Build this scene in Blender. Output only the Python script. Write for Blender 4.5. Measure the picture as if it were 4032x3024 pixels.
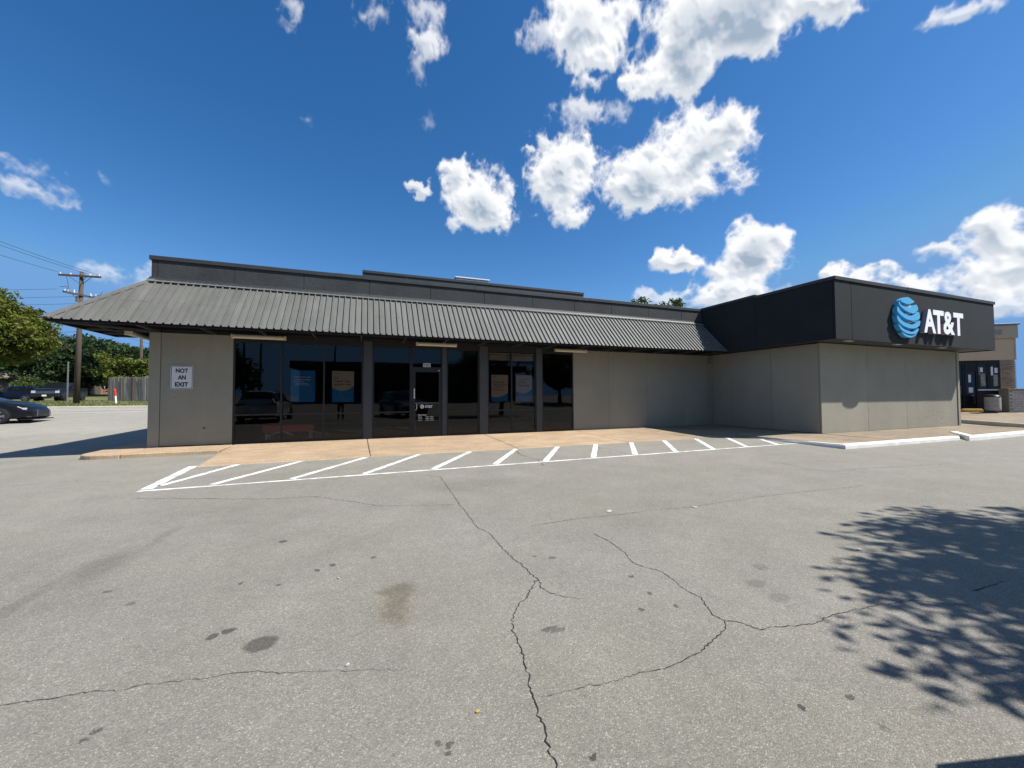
import bpy, bmesh, math, random
import numpy as np
from mathutils import Vector, Matrix, Euler

scene = bpy.context.scene
for o in list(bpy.data.objects):
    bpy.data.objects.remove(o, do_unlink=True)
COL = scene.collection
rad = math.radians

# ------------------------------------------------------------------ camera
CAM_Y, CAM_Z = -12.57, 1.30
yaw, pitch, roll = rad(20.7), rad(1.685), rad(-0.239)
fwd = Vector((math.sin(yaw)*math.cos(pitch), math.cos(yaw)*math.cos(pitch), math.sin(pitch)))
right = Vector((math.cos(yaw), -math.sin(yaw), 0))
up = right.cross(fwd)
r2 = right*math.cos(roll) + up*math.sin(roll)
u2 = -right*math.sin(roll) + up*math.cos(roll)
cam_data = bpy.data.cameras.new('camera')
cam = bpy.data.objects.new('camera', cam_data)
COL.objects.link(cam)
M = Matrix((r2, u2, -fwd)).transposed().to_4x4()
M.translation = (0, CAM_Y, CAM_Z)
cam.matrix_world = M
cam_data.sensor_width = 36
cam_data.lens = 36*1520/4032
cam_data.clip_start = 0.05
cam_data.clip_end = 2000
scene.camera = cam

# ------------------------------------------------------------------ sun, sky, exposure
SUN = Vector((0.635, -0.40, 1.0)).normalized()        # towards the sun
sun_data = bpy.data.lights.new('sun', 'SUN')
sun_data.energy = 5.0
sun_data.angle = rad(0.75)
sun_data.color = (1.0, 0.955, 0.89)
sun = bpy.data.objects.new('sun', sun_data)
COL.objects.link(sun)
sun.rotation_euler = SUN.to_track_quat('Z', 'Y').to_euler()
scene.view_settings.view_transform = 'Standard'
scene.view_settings.look = 'None'
scene.view_settings.exposure = 0.62
scene.view_settings.gamma = 1.0
scene.view_settings.use_curve_mapping = False

SKY_STRENGTH = 0.06

CLOUD_DARK, CLOUD_LIGHT = (3.4, 4.5, 5.9), (10.9, 11.0, 11.2)
world = bpy.data.worlds.new('World')
scene.world = world
world.use_nodes = True
wt = world.node_tree
wt.nodes.clear()

def nd(nt, typ, ins=None, **props):
    n = nt.nodes.new(typ)
    for k, v in props.items():
        setattr(n, k, v)
    if ins:
        for k, v in ins.items():
            s = n.inputs[k]
            if isinstance(v, bpy.types.NodeSocket):
                nt.links.new(v, s)
            else:
                s.default_value = v
    return n

def math_n(nt, op, a, b=None, c=None, clamp=False):
    n = nt.nodes.new('ShaderNodeMath'); n.operation = op; n.use_clamp = clamp
    for i, v in enumerate((a, b, c)):
        if v is None: continue
        if isinstance(v, bpy.types.NodeSocket): nt.links.new(v, n.inputs[i])
        else: n.inputs[i].default_value = v
    return n.outputs[0]

def vmath(nt, op, a, b=None, scale=None):
    n = nt.nodes.new('ShaderNodeVectorMath'); n.operation = op
    for i, v in enumerate((a, b)):
        if v is None: continue
        if isinstance(v, bpy.types.NodeSocket): nt.links.new(v, n.inputs[i])
        else: n.inputs[i].default_value = v
    if scale is not None:
        n.inputs['Scale'].default_value = scale
    return n.outputs['Value'] if op in ('LENGTH', 'DOT_PRODUCT') else n.outputs[0]

def mixc(nt, fac, a, b, blend='MIX'):
    n = nt.nodes.new('ShaderNodeMix'); n.data_type = 'RGBA'; n.blend_type = blend
    for s, v in ((n.inputs[0], fac), (n.inputs[6], a), (n.inputs[7], b)):
        if isinstance(v, bpy.types.NodeSocket): nt.links.new(v, s)
        elif s is n.inputs[0]: s.default_value = v
        else: s.default_value = (*v, 1) if len(v) == 3 else v
    return n.outputs[2]

def maprange(nt, v, a, b, c, d, interp='LINEAR'):
    n = nt.nodes.new('ShaderNodeMapRange'); n.interpolation_type = interp
    nt.links.new(v, n.inputs[0])
    for i, x in enumerate((a, b, c, d)): n.inputs[i+1].default_value = x
    return n.outputs[0]

def noise(nt, vec, scale, detail=4, rough=0.55, dist=0.0):
    n = nd(nt, 'ShaderNodeTexNoise', {'Scale': scale, 'Detail': detail, 'Roughness': rough, 'Distortion': dist})
    if vec is not None: nt.links.new(vec, n.inputs['Vector'])
    return n.outputs['Fac']

# clouds: azimuth, elevation, half width, half height, tilt, weight (all on the sky dome)
CLOUDS = [(0.283,0.472,0.068,0.063,0.03,1.00),(0.220,0.521,0.034,0.031,0.07,1.00),(0.123,0.489,0.034,0.011,0.27,0.70),(0.326,0.451,0.036,0.039,0.01,1.00),(0.207,0.420,0.036,0.022,0.06,0.60),(0.486,0.521,0.068,0.079,-0.07,1.00),(0.545,0.552,0.039,0.035,-0.10,0.90),(0.447,0.587,0.033,0.020,-0.50,0.70),(0.518,0.435,0.041,0.028,-0.07,0.80),(0.402,0.583,0.011,0.012,-0.03,0.60),(0.712,0.497,0.097,0.068,0.02,1.10),(0.826,0.519,0.084,0.081,0.10,1.10),(0.889,0.539,0.031,0.035,-0.29,1.00),(0.664,0.479,0.064,0.042,-0.15,1.00),(0.546,0.631,0.039,0.022,-0.11,0.60),(0.617,0.627,0.031,0.013,-0.16,0.35),(0.555,0.772,0.090,0.034,-0.01,0.90),(0.587,0.732,0.062,0.035,-0.16,0.90),(0.442,0.762,0.039,0.027,-0.32,0.50),(0.573,0.683,0.035,0.021,-0.14,0.70),(0.904,0.713,0.151,0.052,-0.26,1.30),(0.786,0.687,0.068,0.062,0.11,1.20),(0.715,0.654,0.033,0.025,-0.22,1.00),(1.019,0.674,0.082,0.027,-0.12,1.00),(0.142,0.741,0.036,0.023,0.15,0.70),(0.142,0.705,0.020,0.020,0.14,0.35),(0.023,0.763,0.036,0.025,-0.21,0.40),(0.148,0.791,0.028,0.021,0.15,0.50),(-0.191,0.723,0.026,0.020,-0.11,0.45),(0.142,0.613,0.017,0.015,-0.35,0.20),(-0.031,0.759,0.011,0.010,0.27,0.40),(-0.135,0.559,0.007,0.009,0.28,0.15),(1.242,0.573,0.035,0.014,-0.22,0.60),(0.783,0.307,0.055,0.021,-0.14,0.90),(0.733,0.331,0.016,0.017,-0.13,0.80),(0.923,0.301,0.068,0.059,0.11,1.10),(0.970,0.328,0.026,0.030,-0.23,1.00),(0.868,0.279,0.057,0.033,-0.16,0.80),(0.882,0.222,0.084,0.033,-0.13,0.80),(1.075,0.232,0.026,0.026,-0.20,1.00),(1.115,0.210,0.027,0.019,-0.20,0.80),(0.731,0.221,0.066,0.024,-0.09,0.50),(1.259,0.243,0.040,0.044,-0.09,1.10),(1.198,0.240,0.033,0.013,0.12,0.70),(1.271,0.185,0.061,0.044,-0.24,0.95),(1.172,0.190,0.022,0.018,-0.20,0.80),(1.296,0.209,0.028,0.046,-0.28,1.00),(1.281,0.131,0.035,0.020,-0.18,0.60),(-0.541,0.359,0.027,0.012,0.11,0.42),(-0.520,0.347,0.013,0.009,-0.69,0.30),(-0.546,0.324,0.026,0.011,-0.10,0.45),(-0.515,0.317,0.016,0.008,0.23,0.35),(-0.467,0.367,0.007,0.006,-0.25,0.22),(-0.436,0.216,0.036,0.014,-0.14,0.40),(-0.406,0.217,0.021,0.012,0.20,0.35),(-0.396,0.240,0.011,0.012,0.22,0.35),]
_r = random.Random(4)
for i in range(24):     # the same scattered fair weather clouds over the rest of the sky
    az = _r.uniform(1.75, 2*math.pi-0.85); el = 0.12 + 0.9*_r.random()**1.4
    s = _r.uniform(0.05, 0.16)
    for k in range(3):
        CLOUDS.append((az+_r.uniform(-1, 1)*s, el+_r.uniform(-.35, .35)*s, s*_r.uniform(.5, 1), s*_r.uniform(.35, .6), _r.uniform(-.3, .3), _r.uniform(.5, 1.1)))

def cloud_map(W=4096, H=1024):
    """coverage and brightness of the clouds over the upper half of the sky (azimuth x elevation), from noise"""
    rs = np.random.RandomState(11)
    fy = np.fft.fftfreq(2*H)[:, None]*(2*H)/math.pi; fx = np.fft.rfftfreq(W)[None, :]*W/(2*math.pi)   # cycles per radian
    fr = np.sqrt(fx*fx+fy*fy)
    def band(f0, beta, fmax=1e9):
        sp = rs.normal(size=fr.shape)+1j*rs.normal(size=fr.shape)
        amp = np.where(fr < f0, (fr/f0)**2, (np.maximum(fr, 1e-6)/f0)**-beta)*np.exp(-(fr/fmax)**2)
        n = np.fft.irfft2(sp*amp, s=(2*H, W))[:H]
        return ((n-n.mean())/n.std()).astype(np.float32)
    az = ((0.5-(np.arange(W)+.5)/W)*2*math.pi)            # angle from +X towards +Y
    el = ((np.arange(H)+.5)/H*math.pi/2)
    AZ, EL = np.meshgrid(math.pi/2-az, el)                # azimuth from +Y towards +X
    wx, wy = band(5, 1.9, 80), band(5, 1.9, 80)
    wx2, wy2 = band(26, 1.7), band(26, 1.7)
    n1 = band(7, 2.1); n2 = band(40, 1.9)
    bil = np.abs(band(12, 2.2, 40))+.5*np.abs(band(30, 2.2, 90))+.25*np.abs(band(70, 2.0, 220))
    bil = (bil-bil.mean())/bil.std()
    best = np.full((H, W), -3.0, np.float32); opac = np.ones((H, W), np.float32)
    for a0, e0, ra, rb, ang, w in CLOUDS:
        R = (max(ra, rb)*2.4+.08)
        j0, j1 = max(0, int((e0-R)/(math.pi/2)*H)), min(H, int((e0+R)/(math.pi/2)*H)+1)
        hw = min(W//2-1, int(R/max(.12, math.cos(e0))/(2*math.pi)*W)+2)
        ic = int((0.5-(math.pi/2-a0)/(2*math.pi))*W)
        cols = np.arange(ic-hw, ic+hw) % W
        sub = np.ix_(np.arange(j0, j1), cols)
        da = (AZ[sub]-a0+math.pi) % (2*math.pi)-math.pi
        dx = da*math.cos(e0); dy = EL[sub]-e0
        dx = dx+wx[sub]*.009+wx2[sub]*.0020; dy = dy+wy[sub]*.008+wy2[sub]*.0020
        p = (dx*math.cos(ang)+dy*math.sin(ang))/(ra*1.22); q = (-dx*math.sin(ang)+dy*math.cos(ang))/(rb*1.22)
        v = w*(1-np.sqrt(p*p+q*q))
        o = best[sub]
        opac[sub] = np.where(v > o, np.clip(.12+1.05*w, 0, 1), opac[sub])
        best[sub] = np.log(np.exp(9*o)+np.exp(9*v))/9
    den = best+.085*n1+.022*n2-.070*bil
    ss = lambda x, a_, b_: (lambda t: t*t*(3-2*t))(np.clip((x-a_)/(b_-a_), 0, 1))
    alpha = ss(den, -.02, .42)*ss(best, -.20, .06)
    # relief shading by the sun, which stands behind and to the right: pale tops, grey thick bellies
    def blur(x, f):
        F = np.fft.rfft2(np.concatenate([x, x[::-1]], 0)); return np.fft.irfft2(F*np.exp(-(fr/f)**2), s=(2*H, W))[:H]
    alpha = alpha*np.clip(blur(opac, 45), 0, 1)
    hgt = np.clip(den, -.2, 1.1)
    g1 = blur(hgt, 26); g2 = blur(hgt-.10*bil, 90)
    def slope(g, k):
        gy, gx = np.gradient(g); return (-(gx)*.45-(gy)*1.0)*k
    sh = slope(g1, 26)+slope(g2, 9)
    body = ss(g1, .48, 1.10)
    bright = np.clip(.92+.30*np.clip(sh, -.75, .40)-.48*body-.025*bil, .35, 1.0)
    img = bpy.data.images.new('cloud_field', W, H, alpha=False, float_buffer=True)
    img.colorspace_settings.name = 'Non-Color'
    px = np.zeros((H, W, 4), np.float32); px[..., 0] = alpha; px[..., 1] = bright; px[..., 3] = 1
    img.pixels.foreach_set(px.ravel()); img.update(); img.pack()
    return img

def build_world():
    nt = wt
    d = nd(nt, 'ShaderNodeTexCoord').outputs['Generated']
    sky = nd(nt, 'ShaderNodeTexSky', sky_type='NISHITA')
    sky.sun_disc = False
    sky.sun_elevation = math.asin(SUN.z)
    sky.sun_rotation = math.atan2(SUN.x, SUN.y)
    sky.altitude = 150; sky.air_density = 1.0; sky.dust_density = 0.15; sky.ozone_density = 1.5
    # deeper blue than the raw model, as the phone renders it
    sc3 = nd(nt, 'ShaderNodeSeparateColor', {'Color': sky.outputs[0]})
    chan = []
    for i, (c0, k, g, cap) in enumerate(((1.536, 0.81, 1.7, 1.9), (2.467, 2.62, 1.15, 4.1), (4.166, 6.3, 1.0, 7.8))):
        q = math_n(nt, 'POWER', math_n(nt, 'MULTIPLY', sc3.outputs[i], 1/c0), g)
        chan.append(math_n(nt, 'MINIMUM', math_n(nt, 'MULTIPLY', q, k), cap))
    skyc = nd(nt, 'ShaderNodeCombineColor', {0: chan[0], 1: chan[1], 2: chan[2]}).outputs[0]
    sp = nd(nt, 'ShaderNodeSeparateXYZ', {'Vector': d})
    u_ = math_n(nt, 'MULTIPLY_ADD', math_n(nt, 'ARCTAN2', sp.outputs[1], sp.outputs[0]), -1/(2*math.pi), 0.5)
    v_ = math_n(nt, 'MULTIPLY', math_n(nt, 'ARCSINE', sp.outputs[2]), 2/math.pi)
    uv = nd(nt, 'ShaderNodeCombineXYZ', {0: u_, 1: v_}).outputs[0]
    tx = nd(nt, 'ShaderNodeTexImage', {'Vector': uv}, extension='EXTEND', interpolation='Linear')
    tx.image = cloud_map()
    ch = nd(nt, 'ShaderNodeSeparateColor', {'Color': tx.outputs[0]})
    alpha = math_n(nt, 'MULTIPLY', ch.outputs[0], math_n(nt, 'GREATER_THAN', sp.outputs[2], 0.0))
    ccol = mixc(nt, maprange(nt, ch.outputs[1], .30, 1.0, 0, 1), CLOUD_DARK, CLOUD_LIGHT)
    prev = nd(nt, 'ShaderNodeBackground', {'Color': mixc(nt, alpha, skyc, ccol), 'Strength': SKY_STRENGTH}).outputs[0]
    out = nd(nt, 'ShaderNodeOutputWorld')
    nt.links.new(prev, out.inputs[0])
build_world()
world.cycles.sampling_method = 'MANUAL'
world.cycles.sample_map_resolution = 1024

# ------------------------------------------------------------------ material helpers
MATS = {}
def new_mat(name):
    m = bpy.data.materials.new(name); m.use_nodes = True
    nt = m.node_tree; nt.nodes.clear()
    out = nd(nt, 'ShaderNodeOutputMaterial')
    b = nd(nt, 'ShaderNodeBsdfPrincipled')
    nt.links.new(b.outputs[0], out.inputs[0])
    MATS[name] = m
    return m, nt, b

def set_bump(nt, b, height, strength, dist):
    bm_ = nd(nt, 'ShaderNodeBump', {'Strength': strength, 'Distance': dist, 'Height': height})
    nt.links.new(bm_.outputs[0], b.inputs['Normal'])

def simple(name, col, rough=0.6, var=0.12, scale=2.0, fine=0.0, fscale=60, bump=0.0, bscale=80, bdist=0.004,
           metal=0.0, spec=0.4, rand=0.0, island=0.0, coat=0.0, stretch=None):
    m, nt, b = new_mat(name)
    pos = nd(nt, 'ShaderNodeNewGeometry').outputs['Position']
    if stretch:
        pos = vmath(nt, 'MULTIPLY', pos, stretch)
    f = maprange(nt, noise(nt, pos, scale, 5, 0.6), 0.25, 0.75, 1-var, 1+var)
    if fine:
        f = math_n(nt, 'MULTIPLY', f, maprange(nt, noise(nt, pos, fscale, 3, 0.7), 0.3, 0.7, 1-fine, 1+fine))
    if rand:
        rn = nd(nt, 'ShaderNodeObjectInfo').outputs['Random']
        f = math_n(nt, 'MULTIPLY', f, maprange(nt, rn, 0, 1, 1-rand, 1+rand))
    if island:
        rn = nd(nt, 'ShaderNodeNewGeometry').outputs['Random Per Island']
        f = math_n(nt, 'MULTIPLY', f, maprange(nt, rn, 0, 1, 1-island, 1+island))
    c = vmath(nt, 'MULTIPLY', tuple(col), (1, 1, 1))
    sc_ = nt.nodes.new('ShaderNodeVectorMath'); sc_.operation = 'SCALE'
    sc_.inputs[0].default_value = tuple(col); nt.links.new(f, sc_.inputs['Scale'])
    nt.links.new(sc_.outputs[0], b.inputs['Base Color'])
    b.inputs['Roughness'].default_value = rough
    b.inputs['Metallic'].default_value = metal
    b.inputs['Specular IOR Level'].default_value = spec
    b.inputs['Coat Weight'].default_value = coat
    b.inputs['Coat Roughness'].default_value = 0.03
    if bump:
        set_bump(nt, b, noise(nt, pos, bscale, 5, 0.65), bump, bdist)
    return m

# ------------------------------------------------------------------ object helpers
def tag(o, label=None, cat=None, group=None, kind=None):
    if label: o['label'] = label
    if cat: o['category'] = cat
    if group: o['group'] = group
    if kind: o['kind'] = kind
    return o

def thing(name, label, cat, loc=(0, 0, 0), rz=0.0, group=None, kind=None):
    o = bpy.data.objects.new(name, None)
    o.empty_display_size = 0.2
    COL.objects.link(o); o.location = loc; o.rotation_euler = (0, 0, rz)
    return tag(o, label, cat, group, kind)

def obj(name, verts, faces, mat, parent=None, smooth=False, loc=None, rot=None):
    me = bpy.data.meshes.new(name)
    me.from_pydata([tuple(v) for v in verts], [], faces)
    me.validate(); me.update()
    if mat: me.materials.append(MATS[mat])
    if smooth:
        me.polygons.foreach_set('use_smooth', [True]*len(me.polygons))
    o = bpy.data.objects.new(name, me); COL.objects.link(o)
    if parent: o.parent = parent
    if loc: o.location = loc
    if rot: o.rotation_euler = rot
    return o

def link_copy(name, me, parent, loc=(0, 0, 0), rot=(0, 0, 0)):
    o = bpy.data.objects.new(name, me); COL.objects.link(o)
    o.parent = parent; o.location = loc; o.rotation_euler = rot
    return o

class MB:
    """collects shapes into one mesh"""
    def __init__(self): self.v = []; self.f = []
    def add(self, vs, fs):
        n = len(self.v); self.v += [tuple(p) for p in vs]; self.f += [tuple(i+n for i in f) for f in fs]; return self
    def box(self, x0, x1, y0, y1, z0, z1):
        vs = [(x0,y0,z0),(x1,y0,z0),(x1,y1,z0),(x0,y1,z0),(x0,y0,z1),(x1,y0,z1),(x1,y1,z1),(x0,y1,z1)]
        return self.add(vs, [(3,2,1,0),(4,5,6,7),(0,1,5,4),(1,2,6,5),(2,3,7,6),(3,0,4,7)])
    def bar(self, a, b, w, h=None, upv=(0, 0, 1)):
        a = Vector(a); b = Vector(b); h = h or w
        t = (b-a).normalized(); s = t.cross(Vector(upv))
        if s.length < 1e-4: s = t.cross(Vector((1, 0, 0)))
        s.normalize(); n = s.cross(t)
        vs = []
        for p in (a, b):
            for i, j in ((-1,-1),(1,-1),(1,1),(-1,1)): vs.append(p + s*i*w/2 + n*j*h/2)
        return self.add(vs, [(3,2,1,0),(4,5,6,7),(0,1,5,4),(1,2,6,5),(2,3,7,6),(3,0,4,7)])
    def tube(self, pts, radii, seg=8, cap=True):
        pts = [Vector(p) for p in pts]
        if not hasattr(radii, '__len__'): radii = [radii]*len(pts)
        base = len(self.v); ref = None
        for i, p in enumerate(pts):
            t = (pts[min(i+1, len(pts)-1)] - pts[max(i-1, 0)]).normalized()
            if ref is None:
                ref = Vector((0, 0, 1)) if abs(t.z) < .9 else Vector((1, 0, 0))
            s = t.cross(ref).normalized(); n = s.cross(t)
            ref = n
            for k in range(seg):
                a = 2*math.pi*k/seg
                self.v.append(tuple(p + (s*math.cos(a) + n*math.sin(a))*radii[i]))
        for i in range(len(pts)-1):
            for k in range(seg):
                a = base+i*seg+k; b = base+i*seg+(k+1) % seg
                self.f.append((a, b, b+seg, a+seg))
        if cap:
            self.f.append(tuple(base+k for k in reversed(range(seg))))
            e = base+(len(pts)-1)*seg
            self.f.append(tuple(e+k for k in range(seg)))
        return self
    def lathe(self, prof, seg=20, c=(0, 0, 0), axis='z'):
        base = len(self.v)
        for r_, h in prof:
            for k in range(seg):
                a = 2*math.pi*k/seg
                x, y = r_*math.cos(a), r_*math.sin(a)
                self.v.append((c[0]+x, c[1]+y, c[2]+h) if axis == 'z' else (c[0]+x, c[1]+h, c[2]+y))
        for i in range(len(prof)-1):
            for k in range(seg):
                a = base+i*seg+k; b = base+i*seg+(k+1) % seg
                self.f.append((a, b, b+seg, a+seg))
        self.f.append(tuple(base+k for k in reversed(range(seg))))
        self.f.append(tuple(base+(len(prof)-1)*seg+k for k in range(seg)))
        return self
    def prism(self, poly, y0, y1):
        """polygon in XZ extruded along Y"""
        n = len(poly)
        vs = [(x, y0, z) for x, z in poly] + [(x, y1, z) for x, z in poly]
        fs = [tuple(range(n)), tuple(reversed(range(n, 2*n)))]
        fs += [(i, i+n, (i+1) % n+n, (i+1) % n) for i in range(n)]
        return self.add(vs, fs)
    def slab(self, poly, zt, zb):
        """polygon in XY (list of (x,y) ) with top heights list zt"""
        n = len(poly)
        if not hasattr(zt, '__len__'): zt = [zt]*n
        vs = [(p[0], p[1], z) for p, z in zip(poly, zt)] + [(p[0], p[1], zb) for p in poly]
        fs = [tuple(range(n)), tuple(reversed(range(n, 2*n)))]
        fs += [(i, i+n, (i+1) % n+n, (i+1) % n) for i in range(n)]
        return self.add(vs, fs)
    def build(self, name, mat, parent=None, smooth=False, bevel=0.0, loc=None, rot=None, recalc=True, auto=None):
        o = obj(name, self.v, self.f, mat, parent, smooth, loc, rot)
        if recalc or bevel:
            bm = bmesh.new(); bm.from_mesh(o.data)
            bmesh.ops.recalc_face_normals(bm, faces=bm.faces)
            if bevel:
                ed = [e for e in bm.edges if len(e.link_faces) == 2 and e.calc_face_angle(0) > 0.6]
                bmesh.ops.bevel(bm, geom=ed, offset=bevel, segments=1, affect='EDGES', clamp_overlap=True)
            bm.to_mesh(o.data); bm.free()
        if auto is not None:
            bm = bmesh.new(); bm.from_mesh(o.data)
            for f in bm.faces: f.smooth = True
            for e in bm.edges:
                e.smooth = not (len(e.link_faces) == 2 and e.calc_face_angle(0) > auto)
            bm.to_mesh(o.data); bm.free()
        return o

def box(name, x0, x1, y0, y1, z0, z1, mat, parent=None, bevel=0.0):
    return MB().box(x0, x1, y0, y1, z0, z1).build(name, mat, parent, bevel=bevel, recalc=False)

def copy_tree(o, parent=None):
    c = o.copy(); COL.objects.link(c); c.parent = parent
    for ch in o.children: copy_tree(ch, c)
    return c

def text_geo(body, bold=0.0):
    cu = bpy.data.curves.new('t', 'FONT'); cu.body = body; cu.size = 1.0; cu.offset = bold; cu.resolution_u = 3
    cu.fill_mode = 'FRONT'
    t = bpy.data.objects.new('t', cu); COL.objects.link(t)
    dg = bpy.context.evaluated_depsgraph_get(); dg.update()
    me = bpy.data.meshes.new_from_object(t.evaluated_get(dg))
    bpy.data.objects.remove(t, do_unlink=True)
    vs = [tuple(v.co) for v in me.vertices]; fs = [tuple(p.vertices) for p in me.polygons]
    bpy.data.meshes.remove(me)
    return vs, fs

def add_text(mb, body, x0, z0, y, height=None, width=None, bold=0.0, depth=0.0):
    """lettering facing -Y, its lower left corner at (x0, z0)"""
    vs, fs = text_geo(body, bold)
    xs = [v[0] for v in vs]; ys = [v[1] for v in vs]
    sy = height/(max(ys)-min(ys)) if height else None
    sx = width/(max(xs)-min(xs)) if width else sy
    if sy is None: sy = sx
    q = [((v[0]-min(xs))*sx+x0, y, (v[1]-min(ys))*sy+z0) for v in vs]
    if not depth:
        return mb.add(q, fs)
    n = len(q)
    cnt = {}
    for f in fs:
        for a, b in zip(f, f[1:]+f[:1]): cnt[(a, b)] = 1
    side = [(a, a+n, b+n, b) for (a, b) in cnt if (b, a) not in cnt]
    return mb.add(q + [(p[0], p[1]+depth, p[2]) for p in q], fs + [tuple(reversed([i+n for i in f])) for f in fs] + side)

# ------------------------------------------------------------------ materials
STAINS = [(-0.55,-9.98,0.075,0.065,.55),(-0.83,-9.80,0.024,0.027,.6),(-0.76,-9.77,0.033,0.025,.6),(-0.25,-9.01,0.023,0.029,.6),
(-0.36,-9.07,0.019,0.023,.6),(-0.74,-8.26,0.033,0.034,.6),(-0.60,-9.23,0.017,0.016,.6),(-0.87,-9.10,0.014,0.022,.6),(0.07,-8.97,0.018,0.02,.6),
(-1.73,-8.90,0.025,0.019,.5),(-1.48,-9.17,0.027,0.028,.4),(-1.05,-10.40,0.019,0.013,.55),(-1.07,-10.44,0.014,0.012,.55),(0.28,-10.97,0.013,0.013,.5),
(0.32,-10.99,0.015,0.011,.6),(0.31,-11.02,0.015,0.011,.6),(1.04,-10.44,0.05,0.018,.5),(1.08,-10.47,0.045,0.018,.45),(1.88,-10.32,0.018,0.02,.6),
(1.69,-10.47,0.018,0.02,.6),(1.93,-10.52,0.014,0.021,.6),(1.92,-10.07,0.021,0.02,.6),(1.38,-9.46,0.024,0.019,.5),(1.51,-9.54,0.03,0.02,.45),
(1.83,-11.37,0.015,0.014,.7),(2.10,-11.41,0.017,0.013,.6),(0.83,-11.24,0.014,0.013,.7),(2.04,-11.57,0.019,0.02,.3),
(3.00,-10.31,0.06,0.05,.22),(2.71,-10.49,0.07,0.05,.22),(2.67,-10.69,0.07,0.05,.22)]
SOFT = [(0.23,-9.62,0.13,0.085,.30),(0.20,-9.88,0.05,0.22,.26),(0.24,-9.75,0.06,0.12,.28),(0.12,-9.62,.07,.05,.25),(-2.03,-8.34,0.16,0.4,.22),(-2.2,-8.85,0.07,0.35,.2),(1.5,-6.6,0.9,.5,.13),(-1.9,-7.8,.07,.45,.18)]

def asphalt_mat():
    m, nt, b = new_mat('asphalt')
    pos = nd(nt, 'ShaderNodeNewGeometry').outputs['Position']
    big = maprange(nt, noise(nt, pos, 0.22, 5, 0.6), 0.3, 0.7, 0.90, 1.10)
    mid = maprange(nt, noise(nt, pos, 1.7, 6, 0.65), 0.3, 0.7, 0.90, 1.08)
    blot = maprange(nt, noise(nt, pos, 9.0, 4, 0.6), 0.3, 0.7, 0.95, 1.05)
    vo = nd(nt, 'ShaderNodeTexVoronoi', {'Scale': 175.0, 'Randomness': 1.0, 'Vector': pos})
    cellv = nd(nt, 'ShaderNodeSeparateColor', {'Color': vo.outputs['Color']}).outputs[0]
    stone = maprange(nt, cellv, 0.0, 1.0, 0.76, 1.24)
    lightst = maprange(nt, cellv, 0.92, 0.97, 1.0, 1.35)
    gap = maprange(nt, vo.outputs['Distance'], 0.35, 0.75, 1.0, 0.80)
    gr = maprange(nt, noise(nt, pos, 330.0, 2, 0.7), 0.3, 0.7, 0.86, 1.14)
    pit = maprange(nt, noise(nt, pos, 46.0, 3, 0.7), 0.30, 0.42, 0.80, 1.0)
    f = big
    for q in (mid, blot, stone, lightst, gap, gr, pit): f = math_n(nt, 'MULTIPLY', f, q)
    # oil spots and stains
    wob = nd(nt, 'ShaderNodeTexNoise', {'Scale': 30.0, 'Detail': 4.0, 'Roughness': 0.65, 'Vector': pos})
    offs = vmath(nt, 'SCALE', vmath(nt, 'SUBTRACT', wob.outputs['Color'], (.5, .5, .5)), scale=0.055)
    pw = vmath(nt, 'ADD', pos, offs)
    wob2 = nd(nt, 'ShaderNodeTexNoise', {'Scale': 7.0, 'Detail': 6.0, 'Roughness': 0.7, 'Vector': pos})
    pw2 = vmath(nt, 'ADD', pos, vmath(nt, 'SCALE', vmath(nt, 'SUBTRACT', wob2.outputs['Color'], (.5, .5, .5)), scale=0.30))
    dark = None
    for lst, pp, edge in ((STAINS, pw, 0.28), (SOFT, pw2, 0.65)):
        for x, y, rx, ry, w in lst:
            mp = nd(nt, 'ShaderNodeMapping', {'Vector': pp}, vector_type='TEXTURE')
            mp.inputs['Location'].default_value = (x, y, -0.1)
            mp.inputs['Scale'].default_value = (rx*1.3, ry*1.3, 5)
            v = maprange(nt, vmath(nt, 'LENGTH', mp.outputs[0]), 1.0-edge, 1.0, w, 0.0)
            dark = v if dark is None else math_n(nt, 'MAXIMUM', dark, v)
    f = math_n(nt, 'MULTIPLY', f, math_n(nt, 'SUBTRACT', 1.0, dark))
    # paler towards the building: grazing sheen and vignette painted in, plus paler back lot
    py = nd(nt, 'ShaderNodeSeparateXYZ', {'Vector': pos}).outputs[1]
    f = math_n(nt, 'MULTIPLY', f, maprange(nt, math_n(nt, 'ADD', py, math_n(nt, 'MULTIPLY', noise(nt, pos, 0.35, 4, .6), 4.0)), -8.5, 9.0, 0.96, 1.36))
    # warm/cool drift of the old surface
    tint = mixc(nt, maprange(nt, noise(nt, pos, 0.45, 4, 0.6), 0.35, 0.65, 0, 1), (0.221, 0.211, 0.172), (0.215, 0.202, 0.175))
    mpb = nd(nt, 'ShaderNodeMapping', {'Vector': pw2}, vector_type='TEXTURE')
    mpb.inputs['Location'].default_value = (.2, -9.8, -.1); mpb.inputs['Scale'].default_value = (.17, .36, 5)
    tint = mixc(nt, maprange(nt, vmath(nt, 'LENGTH', mpb.outputs[0]), .5, 1.0, .6, 0.0), tint, (0.205, 0.178, 0.124))
    sc_ = nt.nodes.new('ShaderNodeVectorMath'); sc_.operation = 'SCALE'
    nt.links.new(tint, sc_.inputs[0]); nt.links.new(f, sc_.inputs['Scale'])
    nt.links.new(sc_.outputs[0], b.inputs['Base Color'])
    b.inputs['Roughness'].default_value = 0.82
    b.inputs['Specular IOR Level'].default_value = 0.35
    h = math_n(nt, 'ADD', math_n(nt, 'MULTIPLY', vo.outputs['Distance'], -1.0), math_n(nt, 'MULTIPLY', noise(nt, pos, 46.0, 4, 0.7), 1.2))
    set_bump(nt, b, h, 0.55, 0.004)
asphalt_mat()

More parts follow.
